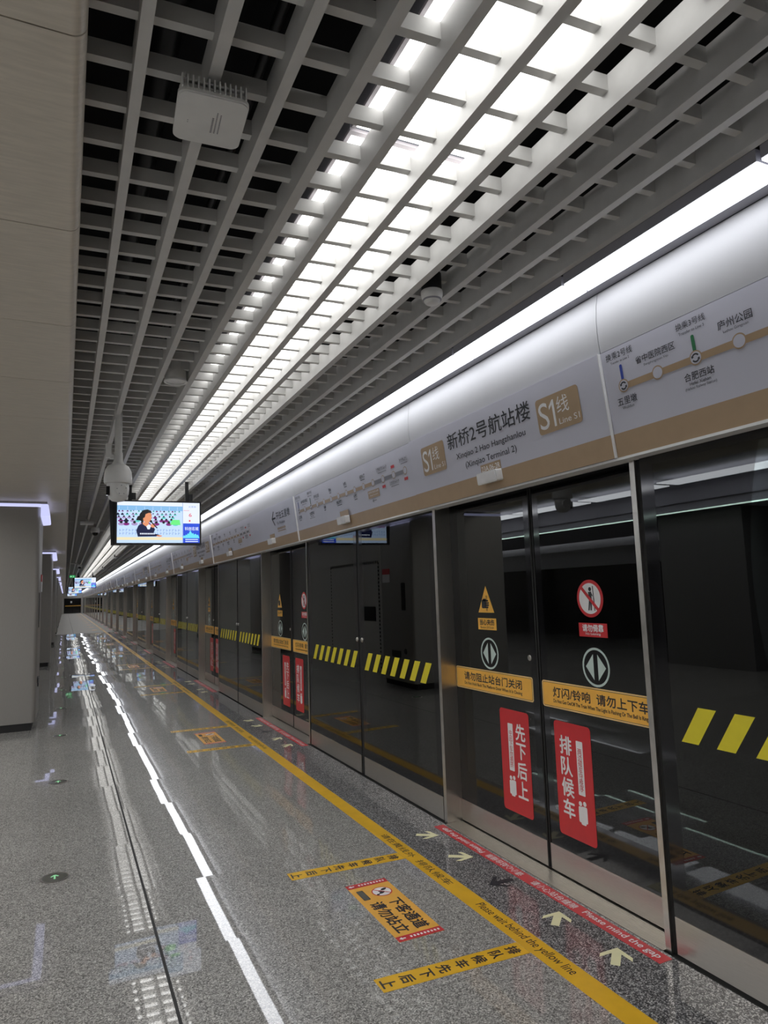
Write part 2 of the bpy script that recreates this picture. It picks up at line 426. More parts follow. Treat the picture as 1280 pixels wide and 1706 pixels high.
# end wall and its dark glass doors
ew = MB()
ew.box(-9.9, YEND, 0, -0.12, YEND + 0.2, 4.0); ew.box(-0.12, YEND, 2.15, 5.2, YEND + 0.2, 4.0); ew.box(2.15, YEND, 0, 2.45, YEND + 0.2, 2.15)
tag(ew.build('wall_end', 'wallclad'), 'grey wall closing the far end of the platform', 'wall', kind='structure')
ed = empty('door_1', (1.0, YEND, 0), 'dark glass double door in the far end wall', 'door', kind='structure')
MB().box(-0.12, YEND - 0.02, 0.0, 1.0, YEND + 0.03, 2.15).build('leaf', 'frit', ed)
MB().box(1.03, YEND - 0.02, 0.0, 2.15, YEND + 0.03, 2.15).build('leaf', 'frit', ed)
MB().box(0.06, YEND - 0.03, 1.0, 2.1, YEND - 0.02, 1.12).build('warning_band', 'amber', ed)
MB().box(0.72, YEND - 0.03, 1.45, 0.95, YEND - 0.02, 1.75).build('notice', 'stickerwhite', ed)
MB().box(-0.14, YEND - 0.04, 0, -0.10, YEND + 0.03, 2.18).box(2.12, YEND - 0.04, 0, 2.18, YEND + 0.03, 2.18).box(-0.1, YEND - 0.04, 2.13, 2.12, YEND + 0.03, 2.18).build('door_frame', 'steel', ed)

# left: wall between the columns, with a service door, and the far side of the island
wl = MB()
wl.box(-1.20, 11.2, 0.0, -1.0, YEND, 2.93)
yy = 12.0
tag(wl.build('wall_left', 'wallclad'), 'grey clad wall set back between the columns', 'wall', kind='structure')
sd = empty('door_2', (-1.0, 14.1, 0), 'grey service door framed in black and white hazard tape', 'door', kind='structure')
MB().box(-1.0, 12.75, 0.02, -0.985, 15.45, 2.18).build('leaf', 'wallclad', sd)
hz = MB(); q = PF((-0.985, 15.5, 0), (0, -1, 0), (0, 0, 1))
for i in range(28):
    q.rect(hz, 0.0, 0.06 + i * 0.078, 0.055, 0.10 + i * 0.078, 0.002); q.rect(hz, 2.75, 0.06 + i * 0.078, 2.805, 0.10 + i * 0.078, 0.002)
for i in range(36): q.rect(hz, i * 0.078, 2.19, i * 0.078 + 0.04, 2.245, 0.002)
hz.build('hazard_tape', 'black', sd)
MB().box(-0.985, 12.9, 1.0, -0.98, 13.5, 1.3).build('door_plate', 'blackp', sd)

fs = MB()
fs.box(-9.9, -12, 2.72, -9.75, YEND, 3.05); fs.box(-10.0, -12, 2.18, -9.85, YEND, 2.72)
tag(fs.build('wall_opposite', 'fascia'), 'fascia over the platform doors on the other side of the island', 'fascia', kind='structure')
tag(MB().box(-10.1, -12, 0, -9.95, YEND, 2.18).build('wall_opposite', 'frit'), 'dark glass doors on the other side of the island', 'wall', kind='structure')
tag(MB().box(-9.72, -12, 3.0, -9.58, YEND, 3.05).build('trim_7', 'farstrip'), 'strip light along the opposite doors', 'strip light', kind='structure')
cc = MB()
cc.box(-9.6, -12, 3.05, -9.4, YEND, 3.2); cc.box(-9.4, -12, 2.93, -5.85, YEND, 3.1); cc.box(-5.87, -12, 3.1, -5.80, YEND, 3.5); cc.box(-5.85, -12, 3.5, -1.6, YEND, 3.6); cc.box(-1.62, -12, 3.1, -1.58, YEND, 3.5)
tag(cc.build('ceiling', 'housing'), 'raised middle ceiling of the island beyond the soffit', 'ceiling', kind='structure')
tag(MB().box(-5.86, -12, 2.925, -5.84, YEND, 2.945).build('trim_8', 'led'), 'thin green-white light line on the far soffit edge', 'light line', kind='structure')
pl = MB()
y = -10
while y < YEND - 3:
    pl.box(-5.5, y, 3.40, -4.95, y + 2.2, 3.42); y += 2.4
tag(pl.build('trim_9', 'farstrip'), 'light panels in the middle ceiling of the island', 'light panels', kind='structure')
ml = MB(); y = -10  # fill panels hidden above the soffit, added to brighten floor and columns
while y < YEND - 3:
    ml.box(-3.9, y, 3.47, -2.3, y + 2.3, 3.49); y += 2.4
tag(ml.build('fill_panels', 'fillpanel'), 'broad unseen fill light panels added over the middle of the island', 'light panels', kind='structure')
tag(MB().box(-9.0, 8.2, 0, -6.1, 10.1, 2.93).box(-9.0, -2, 0, -6.1, 3.5, 2.93).build('wall_core', 'coreclad'), 'dark clad core block in the middle of the island', 'wall', kind='structure')
tag(MB().box(-9.9, -12.1, 0, 2.6, -12.0, 4.0).build('wall_back', 'clad'), 'wall behind the camera at the near platform end', 'wall', kind='structure')

# ------------------------------------------------------------------ columns
def column(i, y0):
    lab = ['wide brushed metal column at the left edge with a red alarm box on its side', 'second clad column from the left edge, behind the widest one'] + \
          ['%s clad column of the row along the left' % nth(k) for k in range(2, 14)]
    c = empty('column', (-0.9, y0, 0), lab[i], 'column', 'clad columns along the left', 'structure')
    m = MB()
    r = 0.05; xr = -0.312; d = 1.22
    pr = [(-1.9, y0), (xr - r, y0)] + [(xr - r + r * math.sin(math.radians(t)), y0 + r - r * math.cos(math.radians(t))) for t in (15, 30, 45, 60, 75, 90)]
    pr += [(xr - r + r * math.cos(math.radians(t)), y0 + d - r + r * math.sin(math.radians(t))) for t in (0, 30, 60, 90)] + [(-1.9, y0 + d)]
    m.prism(pr, lambda a, b, z: (a, b, z), 0.095, 2.86)
    m.build('cladding', 'clad', c, smooth=True)
    MB().box(-1.9, y0 + 0.015, 0, xr - 0.045, y0 + d - 0.03, 0.095).build('plinth', 'black', c)
    l = empty('cove_light', (-0.3, y0, 2.8), ['lavender glowing light box capping the widest column at the left edge', 'lavender light box on the second column from the left edge'][i] if i < 2 else
              'lavender light box capping the %s column of the left row' % nth(i), 'light', 'light boxes on the columns')
    b = MB()
    yb = y0 - 0.02
    b.prism([(xr + 0.002, 2.735), (xr + 0.095, 2.745), (xr + 0.105, 2.76), (xr + 0.092, 2.885), (xr + 0.08, 2.897), (xr + 0.002, 2.897)], lambda a, z, c_: (a, c_, z), yb, y0 + d)
    b.build('diffuser', 'cove', l)
    MB().box(-1.9, y0 - 0.012, 2.872, xr, y0 + d, 2.90).build('front_strip', 'cove', l)
    MB().box(-1.9, y0, 2.90, xr + 0.075, y0 + d, 2.93).build('cap', 'clad', l)
    return c
for i in range(10):
    column(i, 9.95 + 9.63 * i)
# fittings on the side of the widest column
ds = empty('side_latch', (-0.312, 10.25, 0.6), 'small dark oval latch low on the side of the widest column', 'latch')
MB().lathe([(0, 0.016), (0.04, 0.014), (0.05, 0.0)], (-0.312, 10.25, 0.6), 20, axis=0).build('latch_plate', 'blackp', ds, smooth=True)
lx = empty('evacuation_sign', (-0.312, 10.6, 0.54), 'low green evacuation sign on the side of the widest column', 'sign')
MB().box(-0.313, 10.43, 0.49, -0.300, 10.76, 0.60).build('plate', 'blackp', lx)
q = PF((-0.300, 10.76, 0.49), (0, -1, 0), (0, 0, 1)); m = MB(); q.rect(m, 0.12, 0.01, 0.20, 0.10, 0.001); q.poly(m, [(0.03, 0.055), (0.06, 0.03), (0.06, 0.08)], 0.001); m.build('pictogram', 'exitgreen', lx)
o = empty('wall_notice', (-0.312, 10.9, 1.76), 'white notice with red heading on the side of the widest column', 'notice')
MB().box(-0.313, 10.78, 1.76, -0.300, 11.06, 1.90).build('sheet', 'stickerwhite', o)
MB().box(-0.313, 10.78, 1.90, -0.300, 11.06, 2.0).build('heading', 'red', o)
o = empty('alarm_box', (-0.312, 10.9, 1.52), 'red alarm box on the side of the widest column', 'alarm')
m = MB(); q = PF((-0.313, 11.06, 1.52), (0, -1, 0), (0, 0, 1)); q.rrect(m, 0.0, 0.0, 0.28, 0.235, 0.03, 0.0, 0.045); q.rrect(m, 0.03, 0.03, 0.25, 0.205, 0.02, 0.045, 0.008); m.build('casing', 'red', o)
m = MB(); q.disc(m, 0.14, 0.12, 0.035, 0.053, 0.006); m.build('button', 'blackp', o)
hs = empty('hydrant_slot', (-0.312, 10.27, 1.5), 'tall dark recessed handle on the side of the widest column', 'handle')
MB().box(-0.313, 10.20, 1.28, -0.306, 10.34, 1.74).build('recess', 'blackp', hs)

# ------------------------------------------------------------------ lights
lp = empty('strip_light', (2.165, 1.376, 3.0), '', 'light', 'strip lights above the sign band')
MB().box(2.089, 0.876 - 0.493, 3.004, 2.244, 0.876 + 0.493 + 0.5 - 0.5, 3.05).build('housing', 'housing', lp)
MB().box(2.094, 0.876 - 0.493, 2.997, 2.240, 0.876 + 0.493, 3.004).build('diffuser', 'strip', lp)
lp['label'] = 'white strip light panel at the right edge of the photo, nearest in its run'
for i in range(-3, 107):
    if i == 0: continue
    if i < 0: lab = 'white strip light panel out of view behind the camera'
    elif i < 14: lab = 'white strip light panel, %s in the run above the sign band' % nth(i)
    else: lab = 'white strip light panel in the distant merging part of the run'
    place(lp, 1.003 * i, lab)

pn = empty('ceiling_light', (1.12, 2.7, 3.15), '', 'light', 'light panels above the grille')
PX0, PX1, PY0 = 0.862, 1.415, 2.0
MB().box(PX0, PY0, 3.201, PX1, PY0 + 1.485, 3.25).build('housing', 'housing', pn)
m = MB()
m.box(PX0, PY0, 3.190, PX0 + 0.014, PY0 + 1.485, 3.201); m.box(PX1 - 0.014, PY0, 3.190, PX1, PY0 + 1.485, 3.201); m.box(PX0 + 0.014, PY0, 3.190, PX1 - 0.014, PY0 + 0.022, 3.201)
m.build('rim', 'lilac', pn)
MB().box(PX0 + 0.014, PY0 + 0.022, 3.196, PX1 - 0.014, PY0 + 1.485, 3.201).build('diffuser', 'panel', pn)
pn['label'] = 'white light panel above the grille, second from the top of the photo'
ys = [0.56 - 1.5, 0.56, 3.56, 5.06, 6.56, 8.06]; yy = 9.56
while yy < YEND - 2: ys.append(yy); yy += 1.5
for n_, yv in enumerate(ys):
    if n_ == 0: lab = 'white light panel above the grille, directly overhead and out of the frame'
    elif n_ == 1: lab = 'white light panel above the grille, cut by the top edge of the photo'
    elif n_ < 12: lab = 'white light panel above the grille, %s along the row' % nth(n_)
    else: lab = 'white light panel far along the row above the grille'
    place(pn, yv - 2.06, lab)

# ------------------------------------------------------------------ platform doors
Y0 = 2.36                      # near edge of the nearest sliding bay
def person_icon(f, mb, a, b, h, d, m=0):
    f.disc(mb, a, b + h * 0.9, h * 0.09, d, 0, m, 14)
    f.poly(mb, [(a - h * 0.11, b + h * 0.78), (a + h * 0.08, b + h * 0.80), (a + h * 0.09, b + h * 0.45), (a - h * 0.08, b + h * 0.45)], d, 0, m)
    f.poly(mb, [(a - h * 0.08, b + h * 0.47), (a + h * 0.02, b + h * 0.47), (a - h * 0.08, b), (a - h * 0.16, b)], d, 0, m)
    f.poly(mb, [(a - h * 0.0, b + h * 0.47), (a + h * 0.09, b + h * 0.47), (a + h * 0.05, b), (a - h * 0.03, b)], d, 0, m)
    f.bar(mb, a + h * 0.05, b + h * 0.76, a + h * 0.14, b + h * 0.60, h * 0.05, d, m)

def glass_leaf(t, x, ya, yb, side, bot, top, frit_bot=0.35, kick=0.15, ztop=2.2):
    """pane with black printed border, steel kick plate and rubber edges; ya<yb"""
    m = MB(); xf = x; xb = x + 0.012
    la, lb = ya + side[0], yb - side[1]
    m.box(xf, la, frit_bot, xb, lb, ztop - top, 0)
    for (a, b, c, d_) in ((ya, la, kick, ztop), (lb, yb, kick, ztop), (la, lb, kick, frit_bot), (la, lb, ztop - top, ztop)):
        m.box(xf, a, c, xb, b, d_, 1)
    m.build('glass_pane', ['glass', 'frit'], t)
    MB().box(x - 0.004, ya + 0.004, 0.012, x + 0.03, yb - 0.004, kick).build('kick_plate', 'steelh', t)
    MB().box(x + 0.012, ya, kick, x + 0.035, ya + 0.03, ztop).box(x + 0.012, yb - 0.03, kick, x + 0.035, yb, ztop).box(x + 0.012, ya + 0.03, ztop - 0.06, x + 0.035, yb - 0.03, ztop).build('frame', 'rubber', t)

def banner(t, f, a0, b0, a1, b1, cn, cx, en, ex, right_cut=None):
    m = MB(); f.rrect(m, a0, b0, a1, b1, 0.016, 0.0, 0.0012, 0)
    b = m.build('warning_banner', 'amberpale', t)
    m = MB(); f.rrect(m, a0 + 0.007, b0 + 0.007, a1 - 0.007, b1 - 0.007, 0.012, 0.0016); f.rrect(m, a0 + 0.0095, b0 + 0.0095, a1 - 0.0095, b1 - 0.0095, 0.010, 0.002, 0, 1)
    m.build('border', ['ink', 'amber'], b)
    m = MB()
    H = b1 - b0
    n = len(cn); w = cx[1] - cx[0]
    f.text(m, cn, cx[0], b0 + H * 0.42, cx[1], b0 + H * 0.80, 0.0026, 0, 0.022)
    f.text(m, en, ex[0], b0 + H * 0.17, ex[1], b0 + H * 0.34, 0.0026, 0, 0.02)
    m.build('lettering', 'ink', b)

def open_arrows(t, f, a, b):
    m = MB(); f.disc(m, a, b, 0.088, 0.0, 0.0006)
    s = m.build('opening_symbol', 'frit', t)
    m = MB(); f.ring(m, a, b, 0.090, 0.102, 0.0014)
    f.poly(m, [(a - 0.075, b), (a - 0.016, b - 0.068), (a - 0.016, b + 0.068)], 0.0014); f.poly(m, [(a + 0.075, b), (a + 0.016, b + 0.068), (a + 0.016, b - 0.068)], 0.0014)
    m.build('arrows', 'mint', s)

def red_panel(t, f, a0, b0, a1, b1, big, small, big_right):
    m = MB(); f.rrect(m, a0, b0, a1, b1, 0.022, 0, 0.0012)
    r = m.build('red_sticker', 'red', t)
    w = a1 - a0
    ab, asm = (a0 + w * 0.70, a0 + w * 0.36) if big_right else (a0 + w * 0.31, a0 + w * 0.69)
    m = MB(); f.column(m, big, ab, b1 - (b1 - b0) * 0.125, b0 + (b1 - b0) * 0.165, 0.098, 0.002, 0, 0.024)
    m.build('lettering', 'stickerwhite', r)
    m = MB(); f.rrect(m, asm - 0.026, b0 + 0.245, asm + 0.026, b1 - 0.085, 0.005, 0.002)
    st = m.build('white_strip', 'stickerwhite', r)
    m = MB(); f.column(m, small, asm, b1 - 0.125, b0 + 0.265, 0.034, 0.0028)
    m.build('fine_lettering', 'red', r)
    # a small huddle of white figures
    m = MB()
    for dx, dz, s in ((-0.018, 0.045, 1), (0.016, 0.05, 1), (0.0, 0.02, 1.15)):
        f.disc(m, asm + dx, b0 + 0.155 + dz, 0.013 * s, 0.0022 + 0.0003 * s + dx * 0.004, 0, 0, 14)
        f.rrect(m, asm + dx - 0.017 * s, b0 + 0.085 + dz * 0.4, asm + dx + 0.017 * s, b0 + 0.140 + dz, 0.008, 0.0018 + 0.0003 * s + dx * 0.004)
    m.build('figures', 'stickerwhite', r)

# far leaf of the pair
t = empty('sliding_door', (2.54, 3.79, 0), 'left leaf of the nearest sliding door pair, with amber triangle and red sticker', 'sliding door', 'sliding platform door leaves')
DL = t
f = PF((2.5395, 4.265, 0), (0, -1, 0), (0, 0, 1))      # a = 4.265 - y
glass_leaf(t, 2.54, 3.325, 4.265, (0.06, 0.10), 0.35, 0.06)
MB().box(2.537, 3.318, 0.012, 2.57, 3.330, 2.2).build('rubber_edge', 'rubber', t)
m = MB(); f.poly(m, [(0.331, 1.44), (0.517, 1.44), (0.427, 1.615)], 0, 0.0012)
s = m.build('hazard_triangle', 'amber', t)
m = MB()      # a hand caught between two edges
f.rrect(m, 0.375, 1.468, 0.425, 1.525, 0.012, 0.002)
for i in range(4): f.rrect(m, 0.415, 1.469 + i * 0.0145, 0.462 - (0.008 if i in (0, 3) else 0), 1.480 + i * 0.0145, 0.004, 0.002)
f.rrect(m, 0.39, 1.515, 0.43, 1.532, 0.006, 0.002)
for a in (0.428, 0.438): f.rect(m, a, 1.452, a + 0.004, 1.552, 0.0024)
m.build('hand_symbol', 'ink', s)
m = MB(); f.rect(m, 0.320, 1.327, 0.534, 1.403, 0, 0.0012); s = m.build('caution_plate', 'amber', t)
m = MB(); f.text(m, '当心夹伤', 0.343, 1.358, 0.511, 1.395, 0.002, 0, 0.03); f.text(m, 'Beware Of Crush', 0.350, 1.336, 0.503, 1.350, 0.002); m.build('lettering', 'ink', s)
open_arrows(t, f, 0.439, 1.174)
banner(t, f, 0.006, 0.916, 0.884, 1.062, '请勿阻止站台门关闭', (0.115, 0.775), 'Do Not Hold Back The Platform Door When It Is Closing', (0.115, 0.775))
red_panel(t, f, 0.521, 0.226, 0.820, 0.842, '先下后上', '中间下车勿拥挤', True)
m = MB(); m.lathe([(0, -0.006), (0.014, -0.006), (0.017, -0.003), (0.017, 0.0)], (2.54, 3.398, 1.176), 20, axis=0); m.build('lock', 'steel', t, smooth=True)

# near leaf of the pair
t = empty('sliding_door', (2.54, 2.85, 0), 'right leaf of the nearest sliding door pair, with round no-leaning sign', 'sliding door', 'sliding platform door leaves')
DR = t
f = PF((2.5395, 3.300, 0), (0, -1, 0), (0, 0, 1))      # a = 3.300 - y
glass_leaf(t, 2.54, 2.40, 3.300, (0.10, 0.06), 0.35, 0.06)
MB().box(2.537, 3.296, 0.012, 2.57, 3.309, 2.2).build('rubber_edge', 'rubber', t)
m = MB(); f.disc(m, 0.457, 1.528, 0.100, 0, 0.0012, 0, 36); s = m.build('no_leaning_sign', 'red', t)
m = MB(); f.disc(m, 0.457, 1.528, 0.082, 0.002, 0, 0, 36); m.build('white_field', 'stickerwhite', s)
m = MB(); person_icon(f, m, 0.462, 1.465, 0.125, 0.0026); f.bar(m, 0.492, 1.463, 0.484, 1.594, 0.006, 0.0025); m.build('figure', 'ink', s)
m = MB(); f.bar(m, 0.395, 1.588, 0.520, 1.466, 0.018, 0.0034); m.build('slash', 'red', s)
m = MB(); f.rect(m, 0.357, 1.325, 0.571, 1.398, 0, 0.0012); s = m.build('notice_plate', 'red', t)
m = MB(); f.text(m, '请勿倚靠', 0.386, 1.353, 0.544, 1.391, 0.002, 0, 0.03); f.text(m, 'No Leaning', 0.409, 1.332, 0.521, 1.348, 0.002, 0, 0.01); m.build('lettering', 'stickerwhite', s)
open_arrows(t, f, 0.468, 1.168)
banner(t, f, 0.007, 0.912, 0.885, 1.060, '灯闪/铃响  请勿上下车', (0.105, 0.815), 'Do Not Get On/Off The Train When The Light Is Flashing Or The Bell Is Ringing', (0.105, 0.83))
red_panel(t, f, 0.092, 0.232, 0.389, 0.845, '排队候车', '两边候车守秩序', False)

# fixed glazing: two emergency leaves with slanted yellow stripes
def fixed_leaf(ya, yb, lab, stripes, lock_y):
    t = empty('emergency_door', (2.42, (ya + yb) / 2, 0), lab, 'glass door', 'fixed emergency door leaves')
    glass_leaf(t, 2.42, ya, yb, (0.075, 0.075), 0.30, 0.06, frit_bot=0.30, kick=0.165)
    m = MB(); f = PF((2.4195, yb, 0), (0, -1, 0), (0, 0, 1))
    for i in range(7):
        a = yb - (stripes - i * 0.175)
        f.poly(m, [(a - 0.098, 0.918), (a - 0.012, 0.918), (a + 0.088, 1.072), (a, 1.072)], 0, 0.001)
    m.build('hazard_stripes', 'yellow', t)
    m = MB(); m.lathe([(0, -0.012), (0.014, -0.012), (0.02, -0.006), (0.02, 0.0)], (2.42, lock_y, 1.177), 18, axis=0); m.build('lock', 'steel', t, smooth=True)
    return t
EL = fixed_leaf(5.755, 7.135, 'left fixed glass leaf between the nearest and second door pairs, with slanted yellow stripes', 6.921, 5.783)
ER = fixed_leaf(4.305, 5.695, 'right fixed glass leaf between the nearest and second door pairs, with slanted yellow stripes', 5.542, 5.672)

# posts
def post(name, lab, build):
    t = empty(name, (2.48, 0, 0), lab, 'door post', 'steel door posts'); return t
PL = empty('door_post', (2.47, 4.27, 0), 'broad steel post at the left of the nearest sliding door pair', 'door post', 'broad steel posts between door bays')
MB().box(2.416, 4.262, 0.0, 2.55, 4.300, 2.19).build('post', 'steel', PL)
MB().box(2.43, 4.300, 0.0, 2.55, 4.306, 2.19).build('seal', 'rubber', PL)
PR = empty('door_post', (2.47, 2.36, 0), 'slim steel post at the right of the nearest sliding door pair', 'door post', 'slim steel posts between door bays')
MB().box(2.416, 2.345, 0.0, 2.55, 2.376, 2.19).build('post', 'steel', PR)
MB().box(2.43, 2.322, 0.0, 2.55, 2.345, 2.19).build('seal', 'rubber', PR)
MU = empty('mullion', (2.44, 5.725, 0), 'black mullion between the two fixed leaves beyond the nearest door pair', 'mullion', 'black mullions between fixed leaves')
MB().box(2.424, 5.697, 0.0, 2.50, 5.753, 2.19).build('bar', 'rubber', MU)
SI = empty('door_sill', (2.47, 3.31, 0), 'ribbed steel sill under the nearest sliding door pair', 'sill', 'steel door sills')
m = MB(); m.box(2.402, 2.378, -0.01, 2.56, 4.26, 0.003)
for i in range(9): m.box(2.415 + i * 0.0135, 2.378, 0.003, 2.420 + i * 0.0135, 4.26, 0.0045)
m.build('sill_plate', 'steelh', SI)

# ------------------------------------------------------------------ floor stickers around the nearest door
FU, FV = (0, -1, 0), (1, 0, 0)
f = PF((0, 0, 0.0), FU, FV)          # a = -y, b = x
f2 = PF((0, 0, 0.0), (0, 1, 0), (-1, 0, 0))    # read from the train: a = y, b = -x
RS = empty('gap_warning_tape', (2.345, 3.31, 0), 'red floor tape with white warning lettering before the nearest door pair', 'floor tape', 'red warning tapes at the doors')
m = MB(); f.rect(m, -4.265, 2.308, -2.31, 2.383, 0.0002, 0.0008); m.build('tape', 'redfloor', RS)
m = MB()
f.text(m, '请小心站台缝隙', -3.226, 2.322, -2.874, 2.368, 0.0016, 0, 0.01); f.text(m, 'Please mind the gap', -2.822, 2.322, -2.345, 2.370, 0.0016, 0, 0.012)
f2.text(m, '请小心站台缝隙', 3.323, -2.368, 3.666, -2.322, 0.0016, 0, 0.01); f2.text(m, 'Please mind the gap', 3.71, -2.370, 4.2, -2.322, 0.0016, 0, 0.012)
m.build('lettering', 'stickerwhite', RS)

def arrow(y, ang, mat, lab):
    t = empty('floor_arrow', (2.193, y, 0), lab, 'floor arrow', 'floor arrows before the doors')
    c, s_ = math.cos(ang), math.sin(ang)
    P = [(0.075, 0), (0.005, 0.068), (-0.025, 0.068), (0.022, 0.020), (-0.075, 0.020), (-0.075, -0.020), (0.022, -0.020), (-0.025, -0.068), (0.005, -0.068)]
    ff = PF((2.193, y, 0), (c, s_, 0), (-s_, c, 0)); m = MB(); ff.poly(m, P, 0.0002, 0.0008); m.build('arrow_sticker', mat, t); return t
ANG_F, ANG_N = -0.62, 0.75
ARR = [(4.145, ANG_F, 'cream', 'cream floor arrow farthest from the camera at the %s door pair'), (3.725, ANG_F, 'cream', 'cream floor arrow second from the far side at the %s door pair'),
       (3.31, PI, 'ink', 'black exit floor arrow at the middle of the %s door pair'), (2.835, ANG_N, 'cream', 'cream floor arrow second from the near side at the %s door pair'),
       (2.442, ANG_N, 'cream', 'cream floor arrow closest to the camera at the %s door pair')]
AR = [arrow(y, a, mm, l % 'nearest') for y, a, mm, l in ARR]

def queue_bar(y, lab):
    t = empty('queue_line', (1.54, y, 0), lab, 'floor tape', 'yellow queue lines')
    dy = -0.045
    m = MB(); a, b = (1.192, y + 0.018), (1.888, y - 0.018)
    w = 0.052
    vs = [(a[0], a[1] - w, 0.0002), (b[0], b[1] - w, 0.0002), (b[0], b[1] + w, 0.0002), (a[0], a[1] + w, 0.0002)]
    vs += [(p[0], p[1], 0.001) for p in vs]
    m.add(vs, [(3, 2, 1, 0), (4, 5, 6, 7), (0, 1, 5, 4), (1, 2, 6, 5), (2, 3, 7, 6), (3, 0, 4, 7)]); m.build('tape', 'tape', t)
    m = MB(); fq = PF((1.54, y, 0), (-0.052, -1, 0), (1, -0.052, 0)); fq.column(m, '排队候车先下后上', 0.0, 0.325, -0.335, 0.060, 0.0014, 0, 0.03)
    m.build('lettering', 'ink', t); return t
QN = queue_bar(2.712, 'yellow queue line before the nearest door pair, on its near side')
QF = queue_bar(3.936, 'yellow queue line before the nearest door pair, on its far side')

DC = empty('floor_notice', (1.543, 3.335, 0), 'orange and red floor notice with footprints before the nearest door pair', 'floor sticker', 'orange floor notices')
ya, yb = 3.0, 3.675
m = MB(); f.rect(m, -yb, 1.422, -ya, 1.660, 0.0002, 0.0008); m.build('sheet', 'decal', DC)
for a in (-yb, -ya - 0.048):
    m = MB(); f.rect(m, a, 1.422, a + 0.048, 1.660, 0.0013); m.build('red_band', 'redfloor', DC)
m = MB()
for a in (-yb + 0.024, -ya - 0.024):
    m = MB()
    f.poly(m, [(a - 0.014, 1.450), (a, 1.432), (a + 0.014, 1.450), (a + 0.005, 1.448), (a + 0.005, 1.466), (a - 0.005, 1.466), (a - 0.005, 1.448)], 0.0018)
    for i in range(9): f.rect(m, a - 0.008, 1.49 + i * 0.018, a + 0.008, 1.50 + i * 0.018, 0.0018)
    m.build('band_marks', 'stickerwhite', DC)
m = MB(); f.text(m, '下客通道', -3.42, 1.553, -3.075, 1.628, 0.0018, 0, 0.03); m.build('lettering', 'ink', DC)
m = MB(); f.text(m, '请勿站立', -3.42, 1.452, -3.075, 1.527, 0.0018, 0, 0.03); m.build('lettering', 'ink', DC)
m = MB(); f.disc(m, -3.525, 1.575, 0.056, 0.0016, 0, 1, 32); f.disc(m, -3.525, 1.575, 0.050, 0.002, 0, 0, 32)
s = m.build('footprint_sign', ['stickerwhite', 'red'], DC)
m = MB()
for dx, dz, an in ((-0.017, 0.012, 0.5), (0.017, -0.012, 0.5)):
    c0, s0 = math.cos(an), math.sin(an)
    ff = PF(f.p(-3.525 + dx, 1.575 + dz, 0.0), Vector(FU) * c0 + Vector(FV) * s0, -Vector(FU) * s0 + Vector(FV) * c0)
    ff.disc(m, 0, 0.008, 0.011, 0.0024, 0, 0, 14, 0.020); ff.disc(m, 0.0, -0.024, 0.008, 0.0024, 0, 0, 12, 0.010)
m.build('footprints', 'ink', s)
m = MB(); f.bar(m, -3.560, 1.540, -3.490, 1.610, 0.006, 0.0028); m.build('slash', 'red', s)
m = MB(); f.rrect(m, -3.585, 1.448, -3.465, 1.486, 0.006, 0.0016); f.rrect(m, -3.581, 1.452, -3.469, 1.482, 0.005, 0.002, 0, 1); m.build('caption_box', ['ink', 'discplate'], DC)

# long yellow line, its lettering repeated at every door
YL = empty('yellow_safety_line', (1.945, 50, 0), 'long yellow safety line on the floor in front of all the doors', 'floor line')
m = MB(); m.box(1.890, -6, 0.0002, 1.995, YEND - 0.5, 0.0010); m.build('tape', 'tape', YL)
for k in range(NB):
    m = MB(); dy = -PITCH * k
    f.text(m, '请在黄线外', dy - 4.30, 1.918, dy - 3.86, 1.968, 0.0014, 0, 0.008); f.text(m, '排队候车', dy - 3.80, 1.918, dy - 3.42, 1.968, 0.0014, 0, 0.008)
    f.text(m, 'Please wait behind the yellow line', dy - 3.15, 1.912, dy - 2.42, 1.975, 0.0014, 0, 0.004)
    m.build('lettering', 'greyink' if k > 8 else 'ink', YL)

# repeat the door bay along the platform
SK = ('lettering', 'fine_lettering', 'figures', 'hand_symbol', 'figure', 'slash', 'border', 'arrows', 'white_field', 'white_strip', 'band_marks', 'footprints', 'rubber_edge', 'caption_box')
for k in range(1, NB):
    dy = PITCH * k; o = nth(k); sk = SK if k > 7 else ()
    place(DL, dy, 'left leaf of the %s sliding door pair, with amber triangle' % o, sk)
    place(DR, dy, 'right leaf of the %s sliding door pair, with no-leaning sign' % o, sk)
    place(EL, dy, 'left fixed striped glass leaf just beyond the %s sliding door pair' % o, sk)
    place(ER, dy, 'right fixed striped glass leaf just beyond the %s sliding door pair' % o, sk)
    place(PL, dy, 'broad steel post at the left of the %s sliding door pair' % o)
    place(PR, dy, 'slim steel post at the right of the %s sliding door pair' % o)
    place(MU, dy, 'black mullion between fixed leaves beyond the %s sliding door pair' % o)
    place(SI, dy, 'steel sill under the %s sliding door pair' % o)
    place(RS, dy, 'red floor tape before the %s sliding door pair' % o, sk)
    if k < 12:
        for a, (_, _, _, l) in zip(AR, ARR): place(a, dy, l % o)
    place(QN, dy, 'yellow queue line on the near side of the %s sliding door pair' % o, sk)
    place(QF, dy, 'yellow queue line on the far side of the %s sliding door pair' % o, sk)
    place(DC, dy, 'orange floor notice before the %s sliding door pair' % o, sk)
place(EL, -PITCH, 'fixed striped glass leaf at the right edge of the photo, nearest the camera')
place(ER, -PITCH, 'fixed glass leaf beside the camera, outside the frame')
place(MU, -PITCH, 'black mullion beside the camera, outside the frame')

